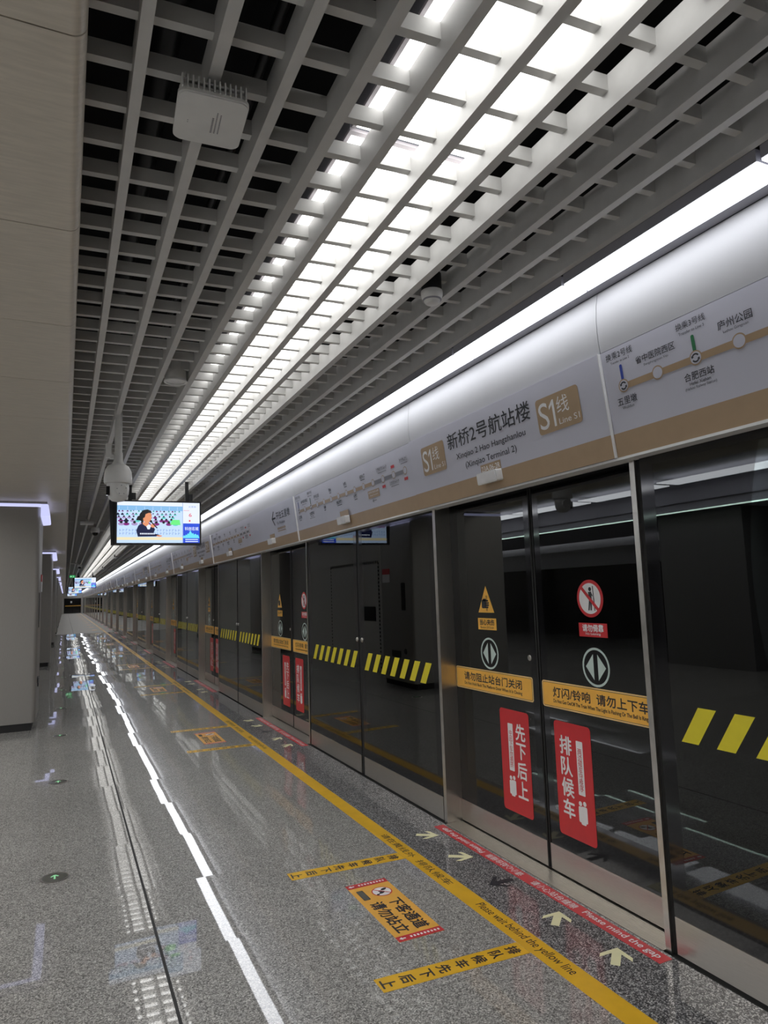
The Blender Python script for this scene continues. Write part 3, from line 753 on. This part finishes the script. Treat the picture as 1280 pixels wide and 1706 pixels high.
# ------------------------------------------------------------------ sign band
SB = Vector((2.36, 0, 2.192)); ST = Vector((2.295, 0, 2.692)); SV = (ST - SB).normalized(); SL = (ST - SB).length
def sframe(off=0.0):
    fr = PF(SB, (0, -1, 0), SV)      # a = -y
    fr.o = SB + off * fr.n
    return fr
def sign_base(name, ya, yb, off, lab, grp):
    """ya < yb; sign panel standing 'off' proud of the band"""
    t = empty(name, (2.36, (ya + yb) / 2, 2.19), lab, 'sign', grp)
    fr = sframe(0)
    m = MB(); fr.rect(m, -yb + 0.003, 0.0, -ya - 0.003, SL, -0.035, 0.035 + off); m.build('panel', 'sign', t)
    m = MB(); fr.rect(m, -yb + 0.003, 0.0, -ya - 0.003, 0.112, off, 0.0012); m.build('colour_band', 'tan', t)
    if off > 0.01:
        m = MB(); fr.rect(m, -ya - 0.003, 0.0, -ya + 0.001, SL, -0.004, 0.006 + off); m.build('edge_trim', 'white', t)
    return t, sframe(off + 0.0016)

def cap(fr, m, body, ac, b0, size, d=0.0, mi=0, bold=0.0, align=0.5, squeeze=1.0):
    asp = glyphs(body, bold)[2]; w = asp * size * squeeze
    fr.text(m, body, ac - w * align, b0, ac + w * (1 - align), b0 + size, d, mi, bold)

def line_badge(t, fr, a0, b0, a1, b1):
    m = MB(); fr.rrect(m, a0, b0, a1, b1, 0.02, 0, 0.0008); p = m.build('line_badge', 'tan', t)
    w, h = a1 - a0, b1 - b0; m = MB()
    fr.text(m, 'S', a0 + w * 0.05, b0 + h * 0.12, a0 + w * 0.28, b0 + h * 0.86, 0.0014); fr.poly(m, [(a0 + w * p, b0 + h * q_) for p, q_ in ((0.385, 0.12), (0.435, 0.12), (0.435, 0.86), (0.40, 0.86), (0.31, 0.70), (0.31, 0.61), (0.385, 0.73))], 0.0014)
    fr.text(m, '线', a0 + w * 0.49, b0 + h * 0.42, a0 + w * 0.76, b0 + h * 0.88, 0.0014); fr.text(m, 'Line S1', a0 + w * 0.50, b0 + h * 0.13, a0 + w * 0.96, b0 + h * 0.29, 0.0014)
    m.build('lettering', 'stickerwhite', p)

def name_sign(ya, lab):
    t, fr = sign_base('station_sign', ya, ya + 1.989, 0.016, lab, 'station name signs')
    o = ya - 2.386
    A = lambda y_: -(y_ + o)
    line_badge(t, fr, A(4.205), 0.220, A(3.886), 0.420); line_badge(t, fr, A(2.890), 0.220, A(2.553), 0.412)
    m = MB(); fr.text(m, '新桥2号航站楼', A(3.832), 0.330, A(2.944), 0.438, 0, 0, 0.008); m.build('lettering', 'ink', t)
    m = MB(); fr.text(m, 'Xinqiao 2 Hao Hangzhanlou', A(3.750), 0.244, A(3.012), 0.292, 0, 0, 0.006); m.build('lettering', 'ink', t)
    m = MB(); fr.text(m, '(Xinqiao Terminal 2)', A(3.656), 0.172, A(3.113), 0.222, 0, 0, 0.006); m.build('lettering', 'ink', t)
    return t

def transfer(fr, m, a, b, r):
    for s0 in (0, PI):
        n = 8; P = []
        for i in range(n + 1):
            th = s0 + 0.5 + 2.1 * i / n; P.append((a + r * 0.62 * math.cos(th), b + r * 0.62 * math.sin(th)))
        for i in range(n + 1):
            th = s0 + 0.5 + 2.1 * (n - i) / n; P.append((a + r * 0.40 * math.cos(th), b + r * 0.40 * math.sin(th)))
        fr.poly(m, P, 0.0022)
        th = s0 + 2.6; c = (a + r * 0.51 * math.cos(th), b + r * 0.51 * math.sin(th)); d = (-math.sin(th), math.cos(th)); nrm = (math.cos(th), math.sin(th))
        fr.poly(m, [(c[0] + d[0] * r * 0.32, c[1] + d[1] * r * 0.32), (c[0] + nrm[0] * r * 0.24, c[1] + nrm[1] * r * 0.24), (c[0] - nrm[0] * r * 0.24, c[1] - nrm[1] * r * 0.24)], 0.0022)

def map_sign(ya, lab):
    yb = ya + PITCH - 1.989
    t, fr = sign_base('route_map', ya, yb, 0.002, lab, 'route map signs')
    n = 14; first = -(yb - 0.115); st = 0.1985
    m = MB(); fr.bar(m, first, 0.315, first + st * (n - 1) - 0.58, 0.315, 0.030, 0.0004); m.build('line', 'tan', t)
    m = MB(); fr.bar(m, first + st * (n - 1) - 0.60, 0.315, first + st * (n - 1), 0.315, 0.030, 0.0003); m.build('unopened_line', 'greyink', t)
    for i in range(n):
        m = MB(); fr.disc(m, first + st * i, 0.318, 0.031, 0.0010, 0, 0, 24); fr.disc(m, first + st * i, 0.318, 0.0255, 0.0014, 0, 1, 24)
        m.build('station_dot', ['tan', 'sign'], t)
    m = MB(); transfer(fr, m, first, 0.318, 0.031); transfer(fr, m, first + 2 * st, 0.318, 0.031); m.build('transfer_marks', 'ink', t)
    m = MB(); fr.rrect(m, first - 0.008, 0.342, first + 0.008, 0.418, 0.007, 0.0006); m.build('transfer_tick', 'blue', t)
    m = MB(); fr.rrect(m, first + 2 * st - 0.008, 0.345, first + 2 * st + 0.008, 0.414, 0.007, 0.0006); m.build('transfer_tick', 'green', t)
    m = MB()
    cap(fr, m, '换乘2号线', first, 0.452, 0.034)
    cap(fr, m, 'Transfer to Line 2', first, 0.432, 0.011)
    m.build('lettering', 'ink', t)
    m = MB()
    cap(fr, m, '五里墩', first + 0.005, 0.232, 0.037, 0, 0, 0.006)
    cap(fr, m, 'Wulidun', first + 0.005, 0.212, 0.014)
    m.build('lettering', 'ink', t)
    m = MB()
    cap(fr, m, '省中医院西区', first + st, 0.388, 0.034, 0, 0, 0.006)
    cap(fr, m, 'Shengzhongyiyuan Xiqu', first + st, 0.366, 0.014, squeeze=0.95)
    m.build('lettering', 'ink', t)
    m = MB()
    cap(fr, m, '换乘3号线', first + 2 * st, 0.452, 0.030)
    cap(fr, m, 'Transfer to Line 3', first + 2 * st, 0.430, 0.012)
    m.build('lettering', 'ink', t)
    m = MB()
    cap(fr, m, '合肥西站', first + 2 * st, 0.234, 0.034, 0, 0, 0.006)
    cap(fr, m, 'Hefei Xizhan', first + 2 * st, 0.214, 0.014)
    cap(fr, m, '(Hefeixi Railway Station)', first + 2 * st, 0.194, 0.015, squeeze=0.95)
    m.build('lettering', 'ink', t)
    m = MB()
    cap(fr, m, '庐州公园', first + 3 * st - 0.005, 0.386, 0.036, 0, 0, 0.006)
    cap(fr, m, 'Luzhou Gongyuan', first + 3 * st - 0.005, 0.366, 0.014)
    m.build('lettering', 'ink', t)
    # station names too small to read in the photograph: short strokes
    rnd = random.Random(3)
    def scrawl(a, b, w, h, mi):
        k = max(3, int(w / 0.022))
        for i in range(k):
            x = a - w / 2 + w * i / k
            fr.rect(m, x, b, x + 0.004, b + h, 0.0004, 0, mi); fr.rect(m, x + 0.001, b + h * rnd.uniform(0.2, 0.8), x + 0.016, b + h * rnd.uniform(0.2, 0.8) + 0.006, 0.0005, 0, mi); fr.rect(m, x + 0.010, b, x + 0.013, b + h * rnd.uniform(0.5, 1), 0.0004, 0, mi)
        fr.rect(m, a - w * 0.4, b - 0.014, a + w * 0.4, b - 0.008, 0.0004, 0, mi)
    for i, up, w, mi in ((4, 0, 0.05, 0), (5, 1, 0.06, 0), (6, 0, 0.15, 0), (7, 1, 0.08, 0), (8, 0, 0.08, 0), (9, 1, 0.11, 0), (11, 1, 0.20, 1), (12, 0, 0.17, 1), (13, 1, 0.14, 1)):
        m = MB(); scrawl(first + st * i, 0.388 if up else 0.245, w, 0.036, mi)
        m.build('station_names', ['ink', 'greyink'], t)
    m = MB()
    for i, up in ((11, 0), (12, 1), (13, 0)): fr.rect(m, first + st * i - 0.03, 0.372 if up else 0.245, first + st * i + 0.03, 0.395 if up else 0.268, 0.0006)
    m.build('unopened_tags', 'red', t)
    m = MB(); fr.rect(m, first + st * 9.35, 0.197, first + st * 10.5, 0.262, 0.0005); m.build('current_station_box', 'tan', t)
    m = MB(); fr.text(m, '新桥2号航站楼', first + st * 9.42, 0.236, first + st * 10.43, 0.255, 0.0014); fr.text(m, '(Xinqiao Terminal 2)', first + st * 9.5, 0.212, first + st * 10.35, 0.226, 0.0014); m.build('current_station_name', 'stickerwhite', t)
    m = MB(); a = first + st * 9.95; fr.bar(m, a - 0.035, 0.172, a + 0.035, 0.172, 0.007, 0.0006); fr.poly(m, [(a - 0.05, 0.172), (a - 0.02, 0.155), (a - 0.02, 0.189)], 0.0006); m.build('direction_arrow', 'greyink', t)
    return t

def way_sign(ya, lab):
    t, fr = sign_base('direction_sign', ya, ya + 1.989, 0.016, lab, 'direction signs')
    o = ya - 7.189; A = lambda y_: -(y_ + o)
    m = MB()
    a = A(8.10); fr.bar(m, a, 0.345, A(7.95), 0.345, 0.022, 0.0006); fr.bar(m, a, 0.340, a + 0.095, 0.430, 0.022, 0.0006); fr.bar(m, a, 0.350, a + 0.095, 0.260, 0.022, 0.0006)
    m.build('arrow', 'ink', t)
    m = MB(); fr.text(m, '开往五里墩', A(7.92), 0.318, A(7.37), 0.408, 0.0004, 0, 0.008); fr.text(m, 'To Wulidun', A(7.915), 0.258, A(7.60), 0.290, 0.0004); m.build('lettering', 'ink', t)
    m = MB()
    for i in range(6): fr.rect(m, A(7.92) + i * 0.055, 0.195, A(7.92) + i * 0.055 + 0.04, 0.222, 0.0004)
    fr.rect(m, A(7.92), 0.172, A(7.60), 0.182, 0.0004); m.build('small_print', 'tan', t)
    return t

nm, mp_, wy = [], [], []
y = 2.386; k = 0; n = 0
mp_.append(map_sign(2.386 - PITCH + 1.989, 'route map sign at the right edge of the photo, with blue and green ticks'))
NS = name_sign(2.386, 'nearest station name sign with two tan line badges'); NS2 = None
MS = map_sign(4.375, 'route map sign between the nearest name sign and the direction arrow sign')
WS = way_sign(7.206, 'nearest direction sign with a black left arrow')
place(MS, PITCH, 'route map sign just beyond the nearest direction arrow sign')
for j in range(1, 11):
    dy = 2 * PITCH * j; o = nth(j)
    far = ('lettering', 'station_names', 'transfer_marks', 'small_print', 'current_station_name') if j > 5 else ()
    place(NS, dy, '%s station name sign along the band' % o, far)
    place(MS, dy, 'route map sign just beyond the %s station name sign' % o, far)
    place(WS, dy, '%s direction sign along the band' % o, far)
    if j < 10: place(MS, dy + PITCH, 'route map sign just beyond the %s direction sign' % o, far)

# small white lamp boxes with number plates, one to a sign
def lamp_box(yc, lab, text):
    t = empty('door_indicator', (2.35, yc, 2.24), lab, 'indicator', 'door indicator boxes')
    fr = sframe(0.018); a = -yc
    m = MB(); fr.rrect(m, a - 0.104, 0.046, a + 0.104, 0.116, 0.012, -0.002, 0.045); m.build('housing', 'white', t, smooth=True)
    m = MB(); fr.rrect(m, a - 0.094, 0.054, a + 0.094, 0.108, 0.010, 0.0432, 0.003); m.build('lens', 'stickerwhite', t, smooth=True)
    m = MB(); fr.rect(m, a - 0.105, 0.117, a + 0.105, 0.168, 0.0004, 0.0012); p = m.build('number_plate', 'tan', t)
    if text:
        m = MB(); fr.text(m, text, a - 0.096, 0.124, a + 0.098, 0.156, 0.0022); m.build('lettering', 'stickerwhite', p)
    return t
B1 = lamp_box(3.388, 'white indicator box under the nearest station name sign, plate 23A.06-2R', '23A.06-2R')
B2 = lamp_box(5.785, 'white indicator box under the route map left of the nearest name sign', None)
B3 = lamp_box(8.2, 'white indicator box under the nearest left-arrow direction sign', None)
for j in range(1, NB):
    if j % 2 == 0: place(B1, PITCH * j, 'white indicator box under the %s station name sign' % nth(j // 2), ('lettering',))
    elif j > 1: place(B3, PITCH * (j - 1), 'white indicator box under the %s direction sign' % nth(j // 2))
    place(B2, PITCH * j, 'white indicator box on the fixed bay beyond the %s door pair' % nth(j))

# ------------------------------------------------------------------ hanging displays
def display(lab):
    Yd = 9.0
    t = empty('hanging_display', (1.06, Yd, 2.56), lab, 'display', 'hanging displays')
    m = MB()
    m.box(0.545, Yd, 2.285, 1.595, Yd + 0.035, 2.850)
    fr_ = [(0.565, 2.30), (1.575, 2.30), (1.575, 2.84), (0.565, 2.84)]
    m.prism([(0.505, 2.285), (1.595, 2.285), (1.595, 2.85), (0.478, 2.85)], lambda a, b, c: (a, c, b), Yd + 0.035, Yd + 0.10)
    m.build('housing', 'blackp', t)
    m = MB(); m.box(0.545, Yd - 0.006, 2.285, 1.595, Yd, 2.310); m.box(0.545, Yd - 0.006, 2.832, 1.595, Yd, 2.850); m.box(0.545, Yd - 0.006, 2.31, 0.568, Yd, 2.832); m.box(1.575, Yd - 0.006, 2.31, 1.595, Yd, 2.832)
    m.build('bezel', 'blackp', t)
    for x in (0.72, 1.42):
        m = MB(); m.box(x - 0.022, Yd + 0.04, 2.80, x + 0.022, Yd + 0.065, 3.20); b = m.build('hanger', 'blackp', t)
        m = MB(); m.box(x + 0.022, Yd + 0.03, 2.86, x + 0.07, Yd + 0.05, 2.95); m.build('clamp', 'blackp', b)
    f = PF((0.568, Yd - 0.001, 2.310), (1, 0, 0), (0, 0, 1)); W, H = 1.007, 0.522
    m = MB(); f.rect(m, 0, 0, W, H, 0); s = m.build('screen', 's_white', t)
    vw = W * 0.79
    R = lambda m_, a0, b0, a1, b1, d, mi=0: f.rect(m_, a0 * W, b0 * H, a1 * W, b1 * H, d, 0, mi)
    m = MB()
    R(m, 0, 0.88, 0.785, 0.905, 0.0004, 0); R(m, 0.0, 0.43, 0.785, 0.89, 0.0002, 1); R(m, 0, 0.79, 0.785, 0.885, 0.0004, 0); R(m, 0, 0.14, 0.785, 0.43, 0.0004, 1); R(m, 0, 0.07, 0.785, 0.14, 0.0006, 2); R(m, 0.0, 0.0, 0.785, 0.07, 0.0006, 1)
    for i in range(8): R(m, 0.02 + i * 0.1, 0.79, 0.025 + i * 0.1, 0.885, 0.0006, 1)
    m.build('picture_background', ['s_sky', 's_pale', 's_cream'], s)
    m = MB(); rnd = random.Random(5)
    for row in range(5):
        b = 0.77 - row * 0.075; sz = 0.012 + row * 0.0055
        for i in range(17 - row * 2):
            a = (i + rnd.random() * 0.5) / (17 - row * 2) * 0.77 + 0.01
            if a + sz * 2 > 0.77: continue
            f.disc(m, a * W, (b - sz * 0.4) * H, sz * W * 1.15, 0.0010 + row * 0.0002, 0, rnd.choice((0, 1, 2, 3, 1, 0, 4)), 9, sz * W * 0.6)
            f.disc(m, a * W, (b + sz * 0.9) * H, sz * W * 0.5, 0.0011 + row * 0.0002, 0, 5, 8)
    f.poly(m, [(0.63 * W, 0.45 * H), (0.76 * W, 0.44 * H), (0.75 * W, 0.57 * H), (0.66 * W, 0.57 * H)], 0.0026, 0, 6)
    m.build('audience', ['s_purple', 's_teal', 's_lilac', 's_pale', 's_navy', 's_black', 's_green'], s)
    m = MB()
    for row, b in enumerate((0.28, 0.20)):
        for i in range(20):
            a = 0.03 + i * 0.037
            R(m, a, b, a + 0.006, b + 0.055, 0.0010); R(m, a + 0.006, b + 0.02 + 0.012 * (i % 3), a + 0.022, b + 0.03 + 0.012 * (i % 3), 0.0010)
    m.build('desk_lettering', 's_letters', s)
    m = MB(); P = lambda pts, d, mi: f.poly(m, [(a * W, b * H) for a, b in pts], d, 0, mi)
    P([(0.245, 0.15), (0.51, 0.16), (0.50, 0.20), (0.43, 0.23), (0.45, 0.33), (0.42, 0.42), (0.34, 0.46), (0.29, 0.47), (0.25, 0.42), (0.225, 0.30)], 0.0030, 0)      # suit
    P([(0.33, 0.46), (0.36, 0.33), (0.385, 0.33), (0.40, 0.41), (0.37, 0.47)], 0.0034, 2)      # collar
    P([(0.30, 0.50), (0.37, 0.50), (0.375, 0.45), (0.34, 0.40), (0.305, 0.45)], 0.0036, 1)      # neck
    f.disc(m, 0.350 * W, 0.635 * H, 0.058 * W, 0.0036, 0, 1, 22, 0.145 * H)                      # face
    P([(0.275, 0.53), (0.255, 0.62), (0.27, 0.72), (0.31, 0.80), (0.36, 0.815), (0.40, 0.78), (0.41, 0.73), (0.37, 0.73), (0.335, 0.70), (0.325, 0.62), (0.305, 0.60), (0.31, 0.52)], 0.0040, 3)   # hair
    f.disc(m, 0.262 * W, 0.60 * H, 0.030 * W, 0.0039, 0, 3, 14)
    P([(0.385, 0.66), (0.395, 0.66), (0.395, 0.668), (0.385, 0.668)], 0.0042, 3); P([(0.385, 0.545), (0.402, 0.55), (0.400, 0.56), (0.386, 0.555)], 0.0042, 4)
    f.disc(m, 0.425 * W, 0.42 * H, 0.030 * W, 0.0044, 0, 1, 14, 0.05 * H); f.disc(m, 0.50 * W, 0.17 * H, 0.035 * W, 0.0044, 0, 1, 12, 0.02 * H)
    f.bar(m, 0.40 * W, 0.52 * H, 0.475 * W, 0.36 * H, 0.014, 0.0046, 3); f.disc(m, 0.40 * W, 0.525 * H, 0.016 * W, 0.0047, 0, 3, 12)
    m.build('speaking_person', ['s_navy', 's_skin', 's_white', 's_black', 's_red'], s)
    m = MB()
    for i in range(10): R(m, 0.27 + i * 0.018, 0.205, 0.282 + i * 0.018, 0.24, 0.0050)
    m.build('caption', 's_white', s)
    m = MB(); R(m, 0.792, 0, 1.0, 0.485, 0.0006); ad = m.build('advert', 's_blue', s)
    m = MB(); f.text(m, '科创名城', 0.815 * W, 0.31 * H, 0.985 * W, 0.40 * H, 0.0012, 0, 0.01); R(m, 0.82, 0.075, 0.98, 0.095, 0.0012); R(m, 0.82, 0.025, 0.98, 0.045, 0.0012); m.build('advert_lettering', 's_white', s)
    m = MB()
    pts = [(0.793, 0.12)] + [(0.793 + i * 0.0115, 0.14 + [0.02, 0.05, 0.03, 0.07, 0.05, 0.10, 0.08, 0.14, 0.17, 0.12, 0.09, 0.11, 0.06, 0.09, 0.08, 0.05, 0.07, 0.03][i]) for i in range(18)] + [(0.998, 0.12)]
    f.poly(m, [(a * W, b * H) for a, b in pts], 0.0012); m.build('skyline', 's_cyan', s)
    m = MB(); f.text(m, '6', 0.865 * W, 0.65 * H, 0.90 * W, 0.74 * H, 0.0010, 0, 0.01); R(m, 0.865, 0.53, 0.885, 0.57, 0.001); R(m, 0.80, 0.80, 0.87, 0.808, 0.001); m.build('countdown', 's_red', s)
    m = MB(); f.text(m, '五里墩', 0.86 * W, 0.88 * H, 0.955 * W, 0.925 * H, 0.0010); m.build('destination', 's_letters', s)
    m = MB(); R(m, 0.785, 0, 0.790, 1, 0.0008); m.build('divider', 's_letters', s)
    return t
D1 = display('nearest hanging display, showing a speaker with a microphone')
for yv, zz, lab in ((38.6, 2.56, 'second hanging display, small beyond the nearest one'), (63.0, 2.58, 'third hanging display, far down the platform'), (88.0, 2.56, 'farthest hanging display, a tiny bright screen')):
    c = copy_tree(D1); c['label'] = lab; c.location = (0.93 if yv < 50 else 0.75, yv, zz)

# ------------------------------------------------------------------ things hung from the ceiling
# dome camera
X, Yc = 0.357, 5.6
t = empty('dome_camera', (X, Yc, 2.5), 'large grey-white pan-tilt dome camera on a pole beside the nearest display', 'camera')
MB().lathe([(0.0, 3.12), (0.028, 3.12), (0.028, 2.74), (0.0, 2.74)], (X, Yc, 0), 20).build('pole', 'white', t, smooth=True)
MB().lathe([(0.0, 2.75), (0.033, 2.75), (0.034, 2.68), (0.042, 2.668), (0.048, 2.655), (0.0, 2.655)], (X, Yc, 0), 24).build('neck', 'white', t, smooth=True)
MB().lathe([(0.0, 2.662), (0.045, 2.660), (0.078, 2.640), (0.098, 2.600), (0.104, 2.555), (0.104, 2.515), (0.098, 2.503), (0.0, 2.503)], (X, Yc, 0), 36).build('dome_housing', 'white', t, smooth=True)
m = MB(); m.lathe([(0.080, 2.505), (0.083, 2.47), (0.080, 2.425), (0.068, 2.392), (0.045, 2.368), (0.0, 2.358)], (X, Yc, 0), 32); b = m.build('camera_ball', 'white', t, smooth=True)
m = MB(); m.lathe([(0, -0.012), (0.042, -0.010), (0.046, 0.0), (0.046, 0.015)], (X + 0.022, Yc - 0.075, 2.445), 24, axis=1); m.build('side_plate', 'white', b, smooth=True)
m = MB(); m.box(X - 0.086, Yc - 0.055, 2.405, X - 0.062, Yc - 0.02, 2.475); m.build('lens_window', 'frit', b)
m = MB()
for a in (0.4, 1.6, 2.9, 4.2, 5.2): m.lathe([(0, -0.004), (0.004, -0.004), (0.004, 0)], (X + 0.022 + 0.034 * math.cos(a), Yc - 0.086, 2.445 + 0.034 * math.sin(a)), 10, axis=1)
m.build('screws', 'housing', b)
m = MB(); m.box(X - 0.090, Yc - 0.01, 2.71, X - 0.048, Yc + 0.05, 2.82); m.box(X - 0.06, Yc - 0.015, 2.70, X + 0.0, Yc + 0.02, 2.73)
m.build('junction_box', 'white', t)

# wireless unit on the grille, near the top left
t = empty('wireless_unit', (0.36, 1.86, 3.0), 'white square wireless unit with heat fins under the grille, top left', 'wireless unit')
f = PF((0.358, 1.865, 2.985), (0.995, -0.055, 0), (-0.055, -0.995, 0))       # faces down
m = MB(); f.rrect(m, -0.098, -0.108, 0.098, 0.108, 0.025, -0.012, 0.010, 0, 6); f.rrect(m, -0.094, -0.104, 0.094, 0.104, 0.023, -0.002, 0.004, 0, 6); m.build('cover', 'white', t, smooth=True)
m = MB(); f.rrect(m, -0.094, -0.100, 0.094, 0.098, 0.02, -0.030, 0.018, 0, 6)
for i in range(13):
    a = -0.09 + i * 0.0145; f.rect(m, a, 0.085, a + 0.004, 0.112, -0.046, 0.036)
f.rect(m, -0.09, 0.06, 0.09, 0.09, -0.05, 0.006)
m.build('heat_sink', 'white', t)
m = MB(); m.box(0.30, 1.84, 3.015, 0.42, 1.90, 3.052); m.build('bracket', 'steel', t)
fq = PF(f.p(0, 0, 0.0022), (0.055, 0.995, 0), (0.995, -0.055, 0))
m = MB()
for j in range(3):
    n_ = (11, 15, 14)[j]
    for i in range(n_):
        l = (0.0038, 0.0028, 0.0026)[j]
        f.rect(m, 0.004 + j * 0.0105, -0.045 + i * 0.0062, 0.004 + j * 0.0105 + l * 1.4, -0.045 + i * 0.0062 + 0.0042, 0.0025)
f.disc(m, -0.062, -0.018, 0.0018, 0.0025); f.disc(m, -0.062, -0.010, 0.0018, 0.0025)
m.build('printed_marks', 'greyink', t)

# round recessed speaker
t = empty('ceiling_speaker', (0.642, 4.56, 3.04), 'round white speaker set between two grille beams', 'speaker')
MB().lathe([(0.0, 3.16), (0.066, 3.16), (0.070, 3.05), (0.075, 3.045), (0.075, 3.036), (0.060, 3.036), (0.058, 3.04)], (0.642, 4.56, 0), 32).build('body', 'white', t, smooth=True)
MB().lathe([(0.058, 3.041), (0.0, 3.041)], (0.642, 4.56, 0), 32).build('grille_cloth', 'stickerwhite', t)

# smoke detectors
SMK = empty('smoke_detector', (1.60, 2.76, 3.02), 'white smoke detector with black collar, nearest of the three under the grille', 'smoke detector', 'smoke detectors under the grille')
SMOKE_Z = 3.02
MB().lathe([(0.0, 3.14), (0.050, 3.14), (0.050, 3.052), (0.0, 3.052)], (1.6, 2.76, 0), 28).build('collar', 'black', SMK, smooth=True)
MB().lathe([(0.053, 3.053), (0.054, 3.045), (0.053, 3.030), (0.046, 3.010), (0.040, 3.006), (0.038, 2.999), (0.030, 2.990), (0.0, 2.987)], (1.6, 2.76, 0), 28).build('detector_head', 'white', SMK, smooth=True)
MB().lathe([(0.0415, 3.012), (0.0465, 3.0125), (0.047, 3.008), (0.0405, 3.0055)], (1.6, 2.76, 0), 28).build('vent_ring', 'housing', SMK)
for yv, xv, lab in ((24.2, 1.50, 'dark-looking smoke detector, second along the grille'), (32.3, 1.50, 'dark-looking smoke detector, farthest of the three along the grille')):
    c = copy_tree(SMK); c['label'] = lab; c.location = (xv, yv, 3.0)

SMK.location.z = SMOKE_Z
# smaller wireless plates and dome cameras farther on
for i, (xa, ya_, xc, yc_) in enumerate(((0.33, 13.1, 0.52, 14.6), (0.27, 27.0, 0.50, 29.3))):
    nn = ('first', 'second')[i]
    t = empty('wireless_unit', (xa, ya_, 3.0), ('flat white wireless plate under the grille, left of the display', 'tiny white wireless plate far along the grille')[i], 'wireless unit')
    m = MB(); m.box(xa - 0.11, ya_ - 0.11, 2.965, xa + 0.11, ya_ + 0.11, 3.0); m.build('plate', 'white', t)
    m = MB(); m.box(xa - 0.02, ya_ - 0.02, 3.0, xa + 0.02, ya_ + 0.02, 3.055); m.build('bracket', 'white', t)
    t = empty('small_camera', (xc, yc_, 2.98), ('small dome camera with black window, left of the display', 'tiny dome camera far along the grille')[i], 'camera')
    m = MB(); m.lathe([(0, 3.055), (0.075, 3.055), (0.085, 2.97), (0.075, 2.955), (0, 2.955)], (xc, yc_, 0), 20); m.build('base', 'white', t, smooth=True)
    m = MB(); m.lathe([(0.06, 2.955), (0.052, 2.92), (0.03, 2.90), (0, 2.893)], (xc, yc_, 0), 20); m.build('dome_window', 'frit', t, smooth=True)
    m = MB(); m.box(xc + 0.07, yc_ - 0.02, 2.985, xc + 0.20, yc_ + 0.02, 3.01); m.build('arm', 'white', t)

# green exit sign
t = empty('exit_sign', (0.30, 36.0, 2.83), 'small green exit sign hanging far along at the left', 'sign')
MB().box(0.18, 36.0, 2.76, 0.43, 36.05, 2.88).build('light_box', 'exitgreen', t)
MB().box(0.295, 36.02, 2.88, 0.315, 36.04, 3.06).build('hanger', 'steel', t)
f = PF((0.18, 35.998, 2.76), (1, 0, 0), (0, 0, 1)); m = MB(); person_icon(f, m, 0.17, 0.015, 0.09, 0.001); f.poly(m, [(0.03, 0.06), (0.07, 0.03), (0.07, 0.09)], 0.001); f.rect(m, 0.07, 0.05, 0.11, 0.07, 0.001); m.build('pictogram', 'exitwhite', t)

# ------------------------------------------------------------------ evacuation discs in the floor
DS = empty('floor_disc_light', (-0.022, 4.645, 0), 'round floor disc with green arrow, nearest of the row at the left', 'floor light', 'evacuation floor discs')
MB().lathe([(0.078, 0.0), (0.080, 0.0022), (0.074, 0.003), (0.070, 0.0022)], (-0.022, 4.645, 0), 40).build('rim', 'steel', DS, smooth=True)
MB().lathe([(0.071, 0.0022), (0, 0.0022)], (-0.022, 4.645, 0), 40).build('plate', 'discplate', DS)
f = PF((-0.022, 4.645, 0), (1, 0, 0), (0, 1, 0)); m = MB()
f.bar(m, 0, -0.03, 0, 0.03, 0.010, 0.0028); f.bar(m, 0, 0.034, -0.02, 0.008, 0.010, 0.0028); f.bar(m, 0, 0.034, 0.02, 0.008, 0.010, 0.0028); m.build('arrow', 'glowgreen', DS)
for i in range(1, 14): place(DS, 2.355 * i, 'round floor disc with green arrow, %s in the row' % nth(i))
